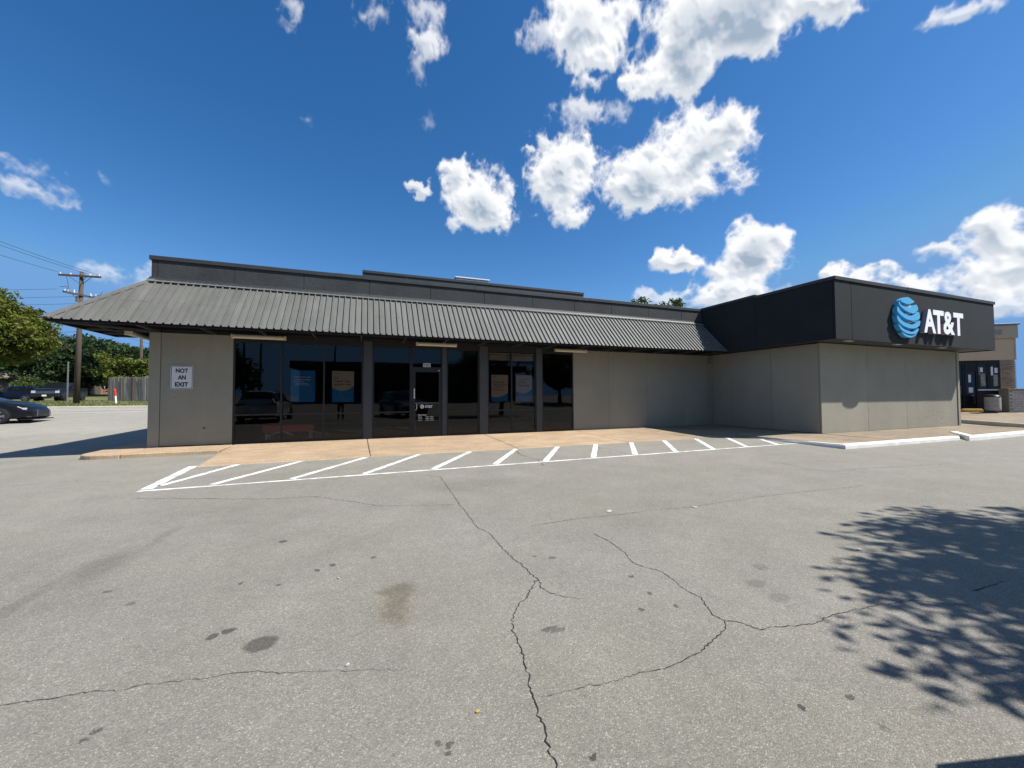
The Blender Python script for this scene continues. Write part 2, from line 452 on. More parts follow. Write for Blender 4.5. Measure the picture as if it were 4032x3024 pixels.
def stucco(name, col, streak=0.025, big=0.07, bump=0.5, bscale=45, bdist=0.008):
    m, nt, b = new_mat(name)
    pos = nd(nt, 'ShaderNodeNewGeometry').outputs['Position']
    f = maprange(nt, noise(nt, pos, 0.9, 5, 0.6), 0.3, 0.7, 1-big, 1+big)
    st = vmath(nt, 'MULTIPLY', pos, (5.0, 5.0, 0.45))
    f = math_n(nt, 'MULTIPLY', f, maprange(nt, noise(nt, st, 1.0, 5, 0.65), 0.3, 0.7, 1-streak, 1+streak))
    f = math_n(nt, 'MULTIPLY', f, maprange(nt, noise(nt, pos, 70, 4, 0.7), 0.3, 0.7, 0.90, 1.10))
    rn = nd(nt, 'ShaderNodeObjectInfo').outputs['Random']
    f = math_n(nt, 'MULTIPLY', f, maprange(nt, rn, 0, 1, 0.96, 1.04))
    sc_ = nt.nodes.new('ShaderNodeVectorMath'); sc_.operation = 'SCALE'
    sc_.inputs[0].default_value = col; nt.links.new(f, sc_.inputs['Scale'])
    nt.links.new(sc_.outputs[0], b.inputs['Base Color'])
    b.inputs['Roughness'].default_value = 0.85; b.inputs['Specular IOR Level'].default_value = 0.3
    h = math_n(nt, 'ADD', noise(nt, pos, bscale, 5, 0.7), math_n(nt, 'MULTIPLY', noise(nt, pos, 9, 3, 0.5), 0.8))
    set_bump(nt, b, h, bump, bdist)
stucco('wall_paint', (0.268, 0.255, 0.206))
stucco('wall_rough', (0.258, 0.245, 0.198), bump=0.6, bscale=30, bdist=0.018)
stucco('dark_stucco', (0.040, 0.0425, 0.0445), streak=0.06, big=0.22, bump=0.8, bscale=28, bdist=0.012)
stucco('fascia_paint', (0.0135, 0.0175, 0.0200), streak=0.04, big=0.18, bump=0.35, bscale=40, bdist=0.006)
stucco('tan_stucco', (0.48, 0.37, 0.25), bump=0.4)
stucco('beige_band', (0.40, 0.34, 0.26), bump=0.3)
stucco('white_brick', (0.50, 0.47, 0.42), bump=0.4)
stucco('far_wall', (0.06, 0.055, 0.05))
simple('coping', (0.034, 0.036, 0.037), rough=0.5, var=0.25, scale=3, spec=0.45, stretch=(1, 1, 6))
simple('trim_metal', (0.24, 0.245, 0.235), rough=0.5, var=0.2, scale=4)
simple('shadow_joint', (0.012, 0.012, 0.012), rough=0.9)
simple('frame', (0.016, 0.017, 0.018), rough=0.45, var=0.2, scale=4, spec=0.35)
simple('column_paint', (0.045, 0.050, 0.054), rough=0.55, var=0.15, scale=4)
simple('underside', (0.010, 0.010, 0.011), rough=0.8)
simple('light_body', (0.56, 0.50, 0.39), rough=0.45, var=0.1, scale=6)
simple('white_paint_metal', (0.72, 0.72, 0.70), rough=0.4, var=0.06)
simple('sign_black', (0.012, 0.012, 0.013), rough=0.5)
simple('sign_white', (0.60, 0.61, 0.62), rough=0.35, var=0.05, scale=8)
simple('globe_blue', (0.075, 0.38, 0.66), rough=0.35, var=0.06, scale=5, spec=0.5)
simple('globe_return', (0.02, 0.14, 0.26), rough=0.4)
simple('letter_face', (0.86, 0.88, 0.90), rough=0.35, var=0.02)
simple('letter_return', (0.30, 0.25, 0.29), rough=0.5, var=0.06)
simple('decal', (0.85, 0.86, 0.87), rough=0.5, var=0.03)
simple('poster_blue', (0.02, 0.22, 0.50), rough=0.4, var=0.04)
simple('poster_cream', (0.62, 0.49, 0.33), rough=0.4, var=0.04)
simple('poster_ink', (0.05, 0.045, 0.04), rough=0.5)
simple('bench_red', (0.62, 0.10, 0.05), rough=0.5)
simple('interior', (0.05, 0.048, 0.045), rough=0.8)
simple('interior_floor', (0.07, 0.065, 0.06), rough=0.6)
simple('blind', (0.60, 0.52, 0.40), rough=0.6)
simple('steel', (0.55, 0.55, 0.55), rough=0.28, metal=1.0, var=0.05)
simple('wood_pole', (0.075, 0.055, 0.042), rough=0.85, var=0.3, scale=3, stretch=(3, 3, .3), bump=.4, bscale=30)
simple('wire', (0.03, 0.03, 0.032), rough=0.6)
simple('insulator', (0.7, 0.7, 0.68), rough=0.2, spec=0.6)
simple('grey_metal', (0.16, 0.165, 0.17), rough=0.5, var=0.1)
simple('picket', (0.30, 0.26, 0.215), rough=0.9, var=0.32, scale=2.2, stretch=(6, 6, .6), rand=0.30, fine=.12, fscale=30)
simple('picket_red', (0.17, 0.065, 0.04), rough=0.9, var=0.25, scale=3, stretch=(6, 6, .6))
simple('kerb_concrete', (0.46, 0.42, 0.34), rough=0.85, var=0.14, scale=2, fine=.08)
simple('marker_red', (0.55, 0.04, 0.02), rough=0.5)
simple('bark', (0.085, 0.066, 0.05), rough=0.95, var=0.3, scale=3, bump=.6, bscale=25, bdist=.02)
simple('car_black', (0.006, 0.007, 0.010), rough=0.28, var=0.05, coat=.08, spec=.2)
simple('car_navy', (0.006, 0.010, 0.026), rough=0.3, var=0.05, coat=.08, spec=.2)
simple('car_silver', (0.55, 0.56, 0.57), rough=0.3, var=0.03, coat=1.0, metal=.3)
simple('car_grey', (0.10, 0.105, 0.11), rough=0.3, var=0.03, coat=1.0, metal=.3)
simple('tyre', (0.012, 0.012, 0.012), rough=0.85, bump=.2, bscale=60)
simple('rim', (0.45, 0.45, 0.46), rough=0.3, metal=.9)
simple('rim_dark', (0.05, 0.05, 0.052), rough=0.4, metal=.6)
simple('car_trim', (0.012, 0.012, 0.013), rough=0.5)
simple('car_glass', (0.008, 0.010, 0.012), rough=0.05, spec=.4, var=.02)
simple('headlamp', (0.65, 0.68, 0.70), rough=0.12, spec=.8, metal=.4)
simple('taillight', (0.35, 0.01, 0.01), rough=0.2, spec=.6)
simple('plate', (0.70, 0.70, 0.68), rough=0.4)
simple('chrome', (0.75, 0.76, 0.78), rough=0.12, metal=1.0)
simple('brick_wall', (0.245, 0.195, 0.135), rough=0.9, var=0.2, scale=3, island=.15, rand=.25)
simple('brick_white', (0.44, 0.41, 0.36), rough=0.85, var=0.15, scale=3, rand=.08)
simple('mortar', (0.30, 0.26, 0.21), rough=0.95)
simple('house_brick', (0.30, 0.17, 0.12), rough=0.9, var=0.2, scale=3, rand=.2)
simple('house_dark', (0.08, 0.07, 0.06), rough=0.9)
simple('shingle', (0.23, 0.185, 0.15), rough=0.95, var=0.2, scale=3, rand=.12)
simple('house_white', (0.75, 0.73, 0.68), rough=0.6)
simple('yellow_paint', (0.62, 0.36, 0.05), rough=0.7, var=0.15, scale=8)
simple('shop_dark', (0.010, 0.011, 0.013), rough=0.4, spec=.25)
simple('shop_print', (0.22, 0.21, 0.18), rough=0.5, var=.5, scale=5)
simple('paper', (0.6, 0.62, 0.66), rough=0.6)
simple('bin_grey', (0.30, 0.29, 0.27), rough=0.8, var=.12, fine=.1)
simple('leaf_litter', (0.36, 0.25, 0.06), rough=0.8)
simple('litter', (0.40, 0.40, 0.37), rough=0.8)
simple('skin', (0.42, 0.25, 0.17), rough=0.55)
simple('shirt', (0.05, 0.055, 0.07), rough=0.9)
simple('trousers', (0.02, 0.022, 0.03), rough=0.9)
simple('shoe', (0.02, 0.02, 0.02), rough=0.6)
simple('hair', (0.02, 0.014, 0.010), rough=0.7)
simple('crack', (0.030, 0.028, 0.026), rough=1.0, spec=0.05)
simple('teal_coping', (0.10, 0.16, 0.17), rough=.5)

def sidewalk_mat():
    m, nt, b = new_mat('sidewalk_concrete')
    pos = nd(nt, 'ShaderNodeNewGeometry').outputs['Position']
    px = nd(nt, 'ShaderNodeSeparateXYZ', {'Vector': pos}).outputs[0]
    f = maprange(nt, noise(nt, pos, 0.8, 6, 0.65), 0.3, 0.7, 0.80, 1.16)
    st = vmath(nt, 'MULTIPLY', pos, (0.9, 4.0, 1.0))
    f = math_n(nt, 'MULTIPLY', f, maprange(nt, noise(nt, st, 1.3, 6, 0.7), 0.3, 0.7, 0.80, 1.12))
    vo = nd(nt, 'ShaderNodeTexVoronoi', {'Scale': 75.0, 'Vector': pos})
    cellv = nd(nt, 'ShaderNodeSeparateColor', {'Color': vo.outputs['Color']}).outputs[0]
    f = math_n(nt, 'MULTIPLY', f, maprange(nt, cellv, 0, 1, 0.78, 1.2))
    f = math_n(nt, 'MULTIPLY', f, maprange(nt, noise(nt, pos, 14, 4, 0.7), 0.28, 0.42, 0.80, 1.0))
    # the slabs by the wing are older and greyer than the orange ones by the door
    age = maprange(nt, math_n(nt, 'ADD', px, math_n(nt, 'MULTIPLY', noise(nt, pos, 0.5, 3, .6), 4.0)), 9.0, 15.0, 0, 1)
    c = mixc(nt, age, (0.39, 0.288, 0.186), (0.245, 0.198, 0.140))
    rn = nd(nt, 'ShaderNodeObjectInfo').outputs['Random']
    f = math_n(nt, 'MULTIPLY', f, maprange(nt, rn, 0, 1, 0.94, 1.06))
    sc_ = nt.nodes.new('ShaderNodeVectorMath'); sc_.operation = 'SCALE'
    nt.links.new(c, sc_.inputs[0]); nt.links.new(f, sc_.inputs['Scale'])
    nt.links.new(sc_.outputs[0], b.inputs['Base Color'])
    b.inputs['Roughness'].default_value = 0.85; b.inputs['Specular IOR Level'].default_value = 0.3
    set_bump(nt, b, noise(nt, pos, 60, 5, 0.7), 0.4, 0.005)
sidewalk_mat()

def paint_mat(name, lo, wear):
    m, nt, b = new_mat(name)
    pos = nd(nt, 'ShaderNodeNewGeometry').outputs['Position']
    w = maprange(nt, noise(nt, pos, 4.5, 6, 0.72), lo, lo+0.12, 0, wear)
    g = maprange(nt, noise(nt, pos, 90, 3, 0.7), 0.28, 0.40, 0.35, 0.0)
    k = math_n(nt, 'MAXIMUM', w, g)
    c = mixc(nt, k, (0.70, 0.70, 0.67), (0.38, 0.38, 0.36))
    nt.links.new(c, b.inputs['Base Color'])
    b.inputs['Roughness'].default_value = 0.75
    set_bump(nt, b, noise(nt, pos, 120, 4, .7), 0.4, 0.003)
paint_mat('road_paint', 0.47, 0.8)
paint_mat('kerb_paint', 0.62, 0.7)

def roof_metal():
    m, nt, b = new_mat('roof_metal')
    pos = nd(nt, 'ShaderNodeNewGeometry').outputs['Position']
    st = vmath(nt, 'MULTIPLY', pos, (6.0, 0.9, 0.9))
    f = maprange(nt, noise(nt, st, 1.0, 6, 0.7), 0.3, 0.7, 0.84, 1.16)
    f = math_n(nt, 'MULTIPLY', f, maprange(nt, noise(nt, pos, 0.7, 4, 0.6), 0.3, 0.7, 0.90, 1.10))
    f = math_n(nt, 'MULTIPLY', f, maprange(nt, noise(nt, pos, 40, 4, 0.7), 0.3, 0.7, 0.93, 1.07))
    rn = nd(nt, 'ShaderNodeObjectInfo').outputs['Random']
    f = math_n(nt, 'MULTIPLY', f, maprange(nt, rn, 0, 1, 0.93, 1.07))
    # screw heads and scuffs along the middle purlin
    pz = nd(nt, 'ShaderNodeSeparateXYZ', {'Vector': pos}).outputs[2]
    band = maprange(nt, math_n(nt, 'ABSOLUTE', math_n(nt, 'SUBTRACT', pz, 3.62)), 0.0, 0.05, 1.0, 0.0)
    spots = maprange(nt, noise(nt, pos, 17, 2, 0.6), 0.60, 0.66, 0.0, 0.55)
    f = math_n(nt, 'MULTIPLY', f, math_n(nt, 'SUBTRACT', 1.0, math_n(nt, 'MULTIPLY', band, spots)))
    sc_ = nt.nodes.new('ShaderNodeVectorMath'); sc_.operation = 'SCALE'
    sc_.inputs[0].default_value = (0.120, 0.121, 0.110); nt.links.new(f, sc_.inputs['Scale'])
    nt.links.new(sc_.outputs[0], b.inputs['Base Color'])
    b.inputs['Roughness'].default_value = 0.55; b.inputs['Specular IOR Level'].default_value = 0.4
    b.inputs['Metallic'].default_value = 0.0
roof_metal()

def glass_mat(name, tint, ior):
    m = bpy.data.materials.new(name); m.use_nodes = True; nt = m.node_tree; nt.nodes.clear()
    MATS[name] = m
    out = nd(nt, 'ShaderNodeOutputMaterial')
    tr = nd(nt, 'ShaderNodeBsdfTransparent', {'Color': (*tint, 1)})
    pos = nd(nt, 'ShaderNodeNewGeometry')
    gl = nd(nt, 'ShaderNodeBsdfGlossy', {'Color': (1, 1, 1, 1), 'Roughness': 0.0})
    bmp = nd(nt, 'ShaderNodeBump', {'Strength': 0.03, 'Distance': 0.05, 'Height': noise(nt, pos.outputs['Position'], 0.8, 2, .4)})
    nt.links.new(bmp.outputs[0], gl.inputs['Normal'])
    fr = nd(nt, 'ShaderNodeFresnel', {'IOR': ior}).outputs[0]
    fr = math_n(nt, 'MULTIPLY', fr, math_n(nt, 'SUBTRACT', 1.0, pos.outputs['Backfacing']))
    mx = nd(nt, 'ShaderNodeMixShader', {0: fr})
    nt.links.new(tr.outputs[0], mx.inputs[1]); nt.links.new(gl.outputs[0], mx.inputs[2])
    nt.links.new(mx.outputs[0], out.inputs[0])
glass_mat('tinted_glass', (0.63, 0.63, 0.63), 1.43)

def leaf_mat(name, c1, c2, trans=0.35):
    m = bpy.data.materials.new(name); m.use_nodes = True; nt = m.node_tree; nt.nodes.clear()
    MATS[name] = m
    out = nd(nt, 'ShaderNodeOutputMaterial')
    g = nd(nt, 'ShaderNodeNewGeometry')
    k = math_n(nt, 'ADD', math_n(nt, 'MULTIPLY', g.outputs['Random Per Island'], 0.6), maprange(nt, noise(nt, g.outputs['Position'], 0.55, 3, .6), .3, .7, -.1, .5))
    c = mixc(nt, k, c1, c2)
    df = nd(nt, 'ShaderNodeBsdfPrincipled', {'Base Color': c, 'Roughness': 0.55, 'Specular IOR Level': 0.3})
    tl = nd(nt, 'ShaderNodeBsdfTranslucent', {'Color': c})
    mx = nd(nt, 'ShaderNodeMixShader', {0: trans})
    nt.links.new(df.outputs[0], mx.inputs[1]); nt.links.new(tl.outputs[0], mx.inputs[2])
    nt.links.new(mx.outputs[0], out.inputs[0])
leaf_mat('leaf_bright', (0.045, 0.075, 0.012), (0.175, 0.185, 0.022))
leaf_mat('leaf_dark', (0.018, 0.040, 0.014), (0.055, 0.095, 0.030))
leaf_mat('leaf_hedge', (0.07, 0.095, 0.012), (0.16, 0.185, 0.028))
leaf_mat('leaf_mid', (0.03, 0.06, 0.015), (0.085, 0.125, 0.030))
leaf_mat('grass_blade', (0.055, 0.085, 0.015), (0.15, 0.17, 0.05), .2)
simple('grass_ground', (0.115, 0.125, 0.045), rough=0.95, var=.3, scale=.6, fine=.3, fscale=9, bump=.6, bscale=14, bdist=.05)

# ------------------------------------------------------------------ ground and paving
def terr(x, y):
    if y >= 2:
        return float(np.interp(y, [2, 7.5, 12, 23, 31, 36, 50, 66, 110, 400], [-.1, 0, .15, .53, .70, .85, .82, 1.55, 2.6, 3.0]))
    return float(np.interp(y, [-400, -60, -37, -27, 2], [1.0, .6, .45, -.1, -.1]))

def sheet(name, xs, ys, mat, lift=0.0, kind='structure', zf=terr):
    vs = [(x, y, zf(x, y)+lift) for y in ys for x in xs]
    nx = len(xs)
    fs = [(j*nx+i, j*nx+i+1, (j+1)*nx+i+1, (j+1)*nx+i) for j in range(len(ys)-1) for i in range(nx-1)]
    o = obj(name, vs, fs, mat)
    return tag(o, kind=kind)
xs = [-400, -200, -100, -60, -40, -20, -10, 0, 10, 20, 30, 60, 120, 250, 400]
ys = [-400, -200, -100, -60, -45, -37, -32, -27, -20, -12, -6, 0, 2, 4.5, 7.5, 12, 17, 20, 23, 27, 31, 36, 43, 50, 58, 66, 80, 95, 110, 160, 250, 400]
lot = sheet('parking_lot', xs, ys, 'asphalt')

ZA = -0.10
def ribbon(pts, w0, w1, z, jit, seed, step=0.05):
    rr = random.Random(seed)
    P = [Vector((p[0], p[1], 0)) for p in pts]
    fine = []
    for a, b in zip(P, P[1:]):
        n = max(1, int((b-a).length/step))
        for i in range(n): fine.append(a.lerp(b, i/n))
    fine.append(P[-1])
    vs = []; fs = []
    for i, p in enumerate(fine):
        t = (fine[min(i+1, len(fine)-1)]-fine[max(i-1, 0)]).normalized(); s = Vector((-t.y, t.x, 0))
        k = i/(len(fine)-1)
        w = (w0+(w1-w0)*k)*rr.uniform(.45, 1.5)
        if i in (0, len(fine)-1): w *= .15
        q = p + s*rr.uniform(-jit, jit) + t*rr.uniform(-jit, jit)*.5
        vs += [(q.x-s.x*w/2, q.y-s.y*w/2, z), (q.x+s.x*w/2, q.y+s.y*w/2, z)]
    for i in range(len(fine)-1): fs.append((2*i, 2*i+1, 2*i+3, 2*i+2))
    return vs, fs
CR = [
 ([(0.94,-5.56),(1.20,-5.93),(1.17,-6.86),(1.13,-7.66),(1.13,-8.13),(1.11,-8.57),(1.18,-8.76),(1.18,-9.35),(1.21,-9.57),(1.22,-9.75),(1.23,-9.88),(1.20,-9.87),(1.06,-10.05),(0.95,-10.15),(0.87,-10.26),(0.83,-10.38),(0.81,-10.50),(0.81,-10.57),(0.78,-10.65),(0.77,-10.74),(0.74,-10.85),(0.72,-10.94),(0.71,-11.04),(0.69,-11.13),(0.68,-11.21),(0.66,-11.5),(.6,-12.2)], .0055, .0055, .010),
 ([(1.23,-9.88),(1.20,-9.98),(1.23,-10.07),(1.29,-10.15),(1.41,-10.23)], .006, .002, .006),
 ([(2.16,-9.16),(2.18,-9.43),(2.15,-9.71),(2.09,-9.86),(2.13,-9.98),(2.20,-10.09),(2.17,-10.26),(2.15,-10.40),(2.17,-10.50),(2.11,-10.61),(2.07,-10.69),(2.08,-10.76),(2.16,-10.81),(2.20,-10.90),(2.33,-10.92),(2.43,-10.95),(2.58,-10.98),(2.74,-10.96),(2.93,-10.97),(3.14,-10.99),(3.29,-11.01),(3.50,-11.05),(3.62,-11.15),(3.75,-11.22)], .0055, .003, .007),
 ([(2.08,-10.76),(2.02,-10.82),(1.91,-10.86),(1.81,-10.89),(1.70,-10.93),(1.55,-10.95),(1.42,-10.96),(1.29,-10.94),(1.18,-10.94),(1.10,-10.94),(1.02,-10.92),(0.87,-10.91),(0.76,-10.90)], .005, .0015, .006),
 ([(1.60,-8.75),(1.95,-8.71),(2.31,-8.70),(2.79,-8.75),(3.27,-8.74),(3.76,-8.83),(4.26,-8.80),(4.69,-8.79),(5.36,-8.80),(6.01,-8.84),(6.72,-8.90),(7.31,-8.89)], .004, .004, .012),
 ([(-2.3,-10.0),(-1.55,-10.07),(-1.44,-10.08),(-1.35,-10.10),(-1.26,-10.10),(-1.18,-10.11),(-1.09,-10.15),(-1.01,-10.14),(-0.93,-10.16),(-0.81,-10.18),(-0.73,-10.20),(-0.64,-10.20),(-0.54,-10.22),(-0.47,-10.25),(-0.40,-10.29),(-0.28,-10.32),(-0.12,-10.38),(0.04,-10.43),(0.19,-10.49)], .0038, .0015, .006),
 ([(-3.03,-5.68),(-2.49,-5.89),(-1.74,-6.23),(-1.15,-6.45),(-0.66,-6.52),(-0.26,-6.90),(0.19,-7.36),(0.57,-7.48),(1.07,-7.63)], .006, .005, .015),
 ([(7.91,-6.61),(7.93,-7.14),(7.67,-7.83),(7.94,-8.05),(8.92,-8.09),(9.67,-8.26),(11.00,-8.39)], .008, .006, .02),
 ([(3.57,-3.35),(3.42,-4.03),(3.43,-4.34),(3.46,-4.70),(3.50,-4.91),(3.3,-5.6)], .014, .010, .02),
 ([(4.02,-11.12),(4.22,-11.13),(4.32,-11.14),(4.38,-11.12),(4.50,-11.15)], .006, .003, .006),
 ([(5.9,-3.4),(5.75,-3.9),(5.95,-4.3),(5.8,-4.9)], .010, .006, .03),
 ([(7.0,-3.3),(7.2,-3.9),(7.5,-4.2)], .012, .006, .03),
 ([(-6.5,-4.0),(-5.5,-4.1),(-4.6,-3.9),(-3.9,-4.2)], .010, .004, .03)]
for i, (pts, a, b, j) in enumerate(CR):
    v, f = ribbon(pts, a, b, ZA+.003, j, i, .016 if i in (0, 1, 2, 3, 5) else .04)
    obj('crack', v, f, 'crack', lot)

# painted hatching beside the kerb ramp
def stripe(a, b, w, z=ZA+.0045, ragged=.006, seed=0):
    rr = random.Random(seed)
    a = Vector((*a, 0)); b = Vector((*b, 0)); t = (b-a).normalized(); s = Vector((-t.y, t.x, 0))
    n = max(2, int((b-a).length/.12))
    L = []; Rr = []
    for i in range(n+1):
        p = a.lerp(b, i/n)
        L.append(p+s*(w/2+rr.uniform(-ragged, ragged))); Rr.append(p-s*(w/2+rr.uniform(-ragged, ragged)))
    vs = [(q.x, q.y, z) for q in L] + [(q.x, q.y, z) for q in Rr]
    m = n+1
    fs = [(i+m, i+1+m, i+1, i) for i in range(n)]
    return obj('paint_stripe', vs, fs, 'road_paint', lot)
stripe((-3.16, -5.22), (12.0, -5.12), .085, z=ZA+.0035, seed=1)
ST = [((-3.24,-3.0),(-3.10,-5.12)),((-2.45,-3.12),(-3.02,-4.9)),((-1.28,-3.14),(-2.28,-5.10)),((0.0,-3.15),(-1.17,-5.10)),((1.19,-3.16),(-.02,-5.10)),
      ((2.43,-3.16),(1.21,-5.10)),((3.66,-3.16),(2.44,-5.10)),((4.87,-3.16),(3.58,-5.10)),((6.08,-3.16),(4.76,-5.10)),((7.29,-3.16),(5.90,-5.10)),
      ((8.50,-3.16),(7.11,-5.10)),((9.76,-3.16),(8.33,-5.10)),((11.02,-3.16),(9.52,-5.10)),((11.55,-3.95),(10.71,-5.10))]
for i, (a, b) in enumerate(ST): stripe(a, b, .125 if i else .155, seed=10+i)
# faded parking lines on the lot at the far left
for i, (a, b) in enumerate([((-30, 20.5), (-14, 20.9)), ((-31, 18.0), (-12, 18.4)), ((-27, 22.0), (-12, 22.2))]):
    A = Vector((*a, 0)); Bv = Vector((*b, 0)); t = (Bv-A).normalized(); s = Vector((-t.y, t.x, 0))*.06
    vs = []
    for k in range(9):
        p = A.lerp(Bv, k/8)
        for q in (p+s, p-s): vs.append((q.x, q.y, terr(q.x, q.y)+.006))
    # follow the slope closely so that the line stays above the sheet
    obj('paint_stripe', vs, [(2*k, 2*k+1, 2*k+3, 2*k+2) for k in range(8)], 'road_paint', lot)

walk = thing('sidewalk', None, None, kind='structure')
def slab(poly, zt, bevel=.012, mat='sidewalk_concrete', zb=-.16):
    return MB().slab(poly, zt, zb).build('slab', mat, walk, bevel=bevel)
G = .007
YR, ZR = -3.12, -.088
def ramp(x0, x1, xb0=None, xb1=None, za=ZR, zb_=ZR):
    slab([(x0+G, -.01), (x1-G, -.01), ((xb1 or x1)-G, YR), ((xb0 or x0)+G, YR)], [0, 0, zb_, za])
ramp(-3.36, .03, xb0=-3.15, xb1=.1)
ramp(.03, 3.73, xb0=.1)
ramp(3.73, 7.2)
ramp(7.2, 9.9)
ramp(9.9, 11.62, zb_=-.03)
# left strip and the corner nose
arc = [(-5.63+.45*math.cos(a), -.72+.45*math.sin(a)) for a in np.linspace(math.pi, 1.5*math.pi, 7)]
slab([(-5.24, 7.0), (-6.08, 7.0)] + arc + [(-5.24, -1.17)], [0]*(2+len(arc)+1), bevel=.02)
slab([(-5.24+G, -.01), (-5.24+G, -1.17), (-3.36-G, -1.17), (-3.36-G, -.01)], 0.0, bevel=.02)
# right: between ramp and wing, then along the wing
slab([(11.62+G, -.01), (11.62+G, -3.1), (14.03, -3.1), (14.03, -.01)], [0, -.03, -.01, 0])
slab([(11.62+G, -3.11), (11.47, -6.16), (14.03, -6.18), (14.03, -3.11)], [-.03, -.015, -.015, -.01])
for a, b in ((14.04, 16.4), (16.41, 18.9), (18.91, 22.6)):
    slab([(a, -4.255), (a, -6.18), (b, -6.2), (b, -4.255)], [0, -.015, -.015, 0])
slab([(22.72, 9), (22.72, -6.2), (23.4, -6.2), (23.4, 9)], [0, -.01, -.01, 0])

def kerb(path, w, mat, name, label, zt, zb=-.2, bev=.02, seed=0, cat='kerb', taper=None, rag=0.0):
    """path is the road side edge line; width to the left of travel"""
    rr = random.Random(seed)
    P = [Vector((p[0], p[1], 0)) for p in path]
    fine = []; hz = []
    for k, (a, b) in enumerate(zip(P, P[1:])):
        n = max(1, int((b-a).length/.25))
        for i in range(n):
            fine.append(a.lerp(b, i/n)); hz.append(zt[k]+(zt[k+1]-zt[k])*i/n)
    fine.append(P[-1]); hz.append(zt[-1])
    m = MB(); vs = []
    for i, p in enumerate(fine):
        t0 = (fine[i]-fine[i-1]).normalized() if i else (fine[1]-fine[0]).normalized()
        t1 = (fine[i+1]-fine[i]).normalized() if i < len(fine)-1 else t0
        s0 = Vector((-t0.y, t0.x, 0)); s1 = Vector((-t1.y, t1.x, 0))
        s = (s0+s1).normalized(); s = s/max(.5, s.dot(s0))
        j = rr.uniform(-rag, rag)
        q = p + s*j; z = hz[i]
        vs += [(q.x, q.y, zb), (q.x, q.y, z-.035), (q.x+s.x*.03, q.y+s.y*.03, z+rr.uniform(-rag, rag)*.3), (q.x+s.x*(w-.01), q.y+s.y*(w-.01), z+.001), (q.x+s.x*w, q.y+s.y*w, zb)]
    fs = []
    for i in range(len(fine)-1):
        for k in range(4): fs.append((i*5+k, i*5+k+1, (i+1)*5+k+1, (i+1)*5+k))
    fs.append((0, 1, 2, 3, 4)); e = (len(fine)-1)*5; fs.append((e+4, e+3, e+2, e+1, e))
    m.add(vs, fs)
    return tag(m.build(name, mat), label, cat)
kerb([(11.60, -3.35), (11.38, -6.36), (16.75, -6.42), (16.95, -6.25)], .17, 'kerb_paint', 'painted_kerb', 'white painted kerb bending round the walkway corner before the wing', [-.085, .012, .012, -.04], rag=.012)
kerb([(18.4, -5.55), (16.72, -6.62), (17.2, -6.66), (26.0, -6.50)], .20, 'kerb_paint', 'painted_kerb', 'pointed white painted kerb at the right edge beyond the gap', [.03, .03, .03, .03], rag=.012)

# ------------------------------------------------------------------ the shop
shop = thing('shop_building', 'long grey single storey shop with dark ribbed metal awning and a projecting wing', 'building')
XL, XR = -5.23, 14.05          # main facade
YF, YWALL = -5.05, -4.25       # wing fascia front, wing wall front
XF0, XF1 = 13.47, 23.40        # wing fascia ends
XW1 = 22.70
# masonry core (kept behind the visible panels)
core = MB()
core.box(XL+.03, -3.42, .05, .30, 0, 3.0)                      # left of the windows
core.box(7.19, XR+.05, .05, .30, 0, 3.0)                       # right of the windows
core.box(XL+.03, 14.2, .05, .30, 3.0, 4.84)                    # above
core.box(XL+.03, XL+.28, .30, 14.0, -.05, 4.84)                # left side
core.box(XL+.03, 22.6, 14.0, 14.25, -.05, 4.84)                # rear
core.box(14.10, 14.30, -4.15, .05, 0, 4.80)
core.box(14.10, 22.62, -4.20, -4.0, 0, 4.80)
core.box(22.40, 22.63, -4.0, 14.0, 0, 4.80)
core.build('wall_core', 'far_wall', shop, recalc=False)
box('roof_deck', XL+.3, 22.4, .32, 13.98, 4.45, 4.55, 'interior', shop)
box('roof_deck', 14.32, 22.38, -3.98, .30, 4.46, 4.56, 'interior', shop)

def front_panels(xsplit, y0, y1, z0, z1, mat, name='wall_panel', parent=shop, gap=.006):
    for a, b in zip(xsplit, xsplit[1:]):
        box(name, a+gap/2, b-gap/2, y0, y1, z0, z1, mat if isinstance(mat, str) else mat(a), parent, bevel=.004)
# grey walls at ground level
front_panels([XL+.24, -3.41], 0.0, .05, 0.0, 2.97, 'wall_rough')
box('corner_pilaster', XL, XL+.235, -.015, .10, 0.0, 2.97, 'wall_paint', shop, bevel=.006)
box('side_wall', XL, XL+.03, .10, 14.0, 0.0, 2.97, 'wall_paint', shop)
front_panels([7.18, 8.735], 0.0, .05, 0.0, 2.97, 'wall_rough')
front_panels([8.735, 10.56, 12.38, XR], 0.0, .05, 0.0, 2.97, 'wall_paint')
for a, b in ((-.005, -.9), (-.9, -2.58), (-2.58, -4.195)):
    box('wall_panel', XR, XR+.05, b+.005, a-.005, 0.0, 2.99, 'wall_paint', shop, bevel=.004)
box('inner_pilaster', XR-.30, XR-.002, -.03, -.002, 0.0, 2.97, 'wall_paint', shop, bevel=.004)
front_panels([XR, 16.57, 18.96], YWALL, YWALL+.05, 0.0, 3.0, 'wall_paint', gap=.007)
front_panels([18.96, XW1-.16], YWALL, YWALL+.05, 0.0, 3.0, 'wall_rough', gap=.007)
box('corner_trim', XW1-.15, XW1, YWALL-.03, YWALL+.25, 0.0, 3.0, 'wall_paint', shop, bevel=.006)
box('side_wall', XW1-.06, XW1-.01, YWALL+.26, 14.0, 0.0, 3.0, 'wall_paint', shop)
box('base_shadow_joint', XL+.25, -3.42, -.004, .0, 0.0, .02, 'shadow_joint', shop)  # dark strip painting the shadow line along the wall foot

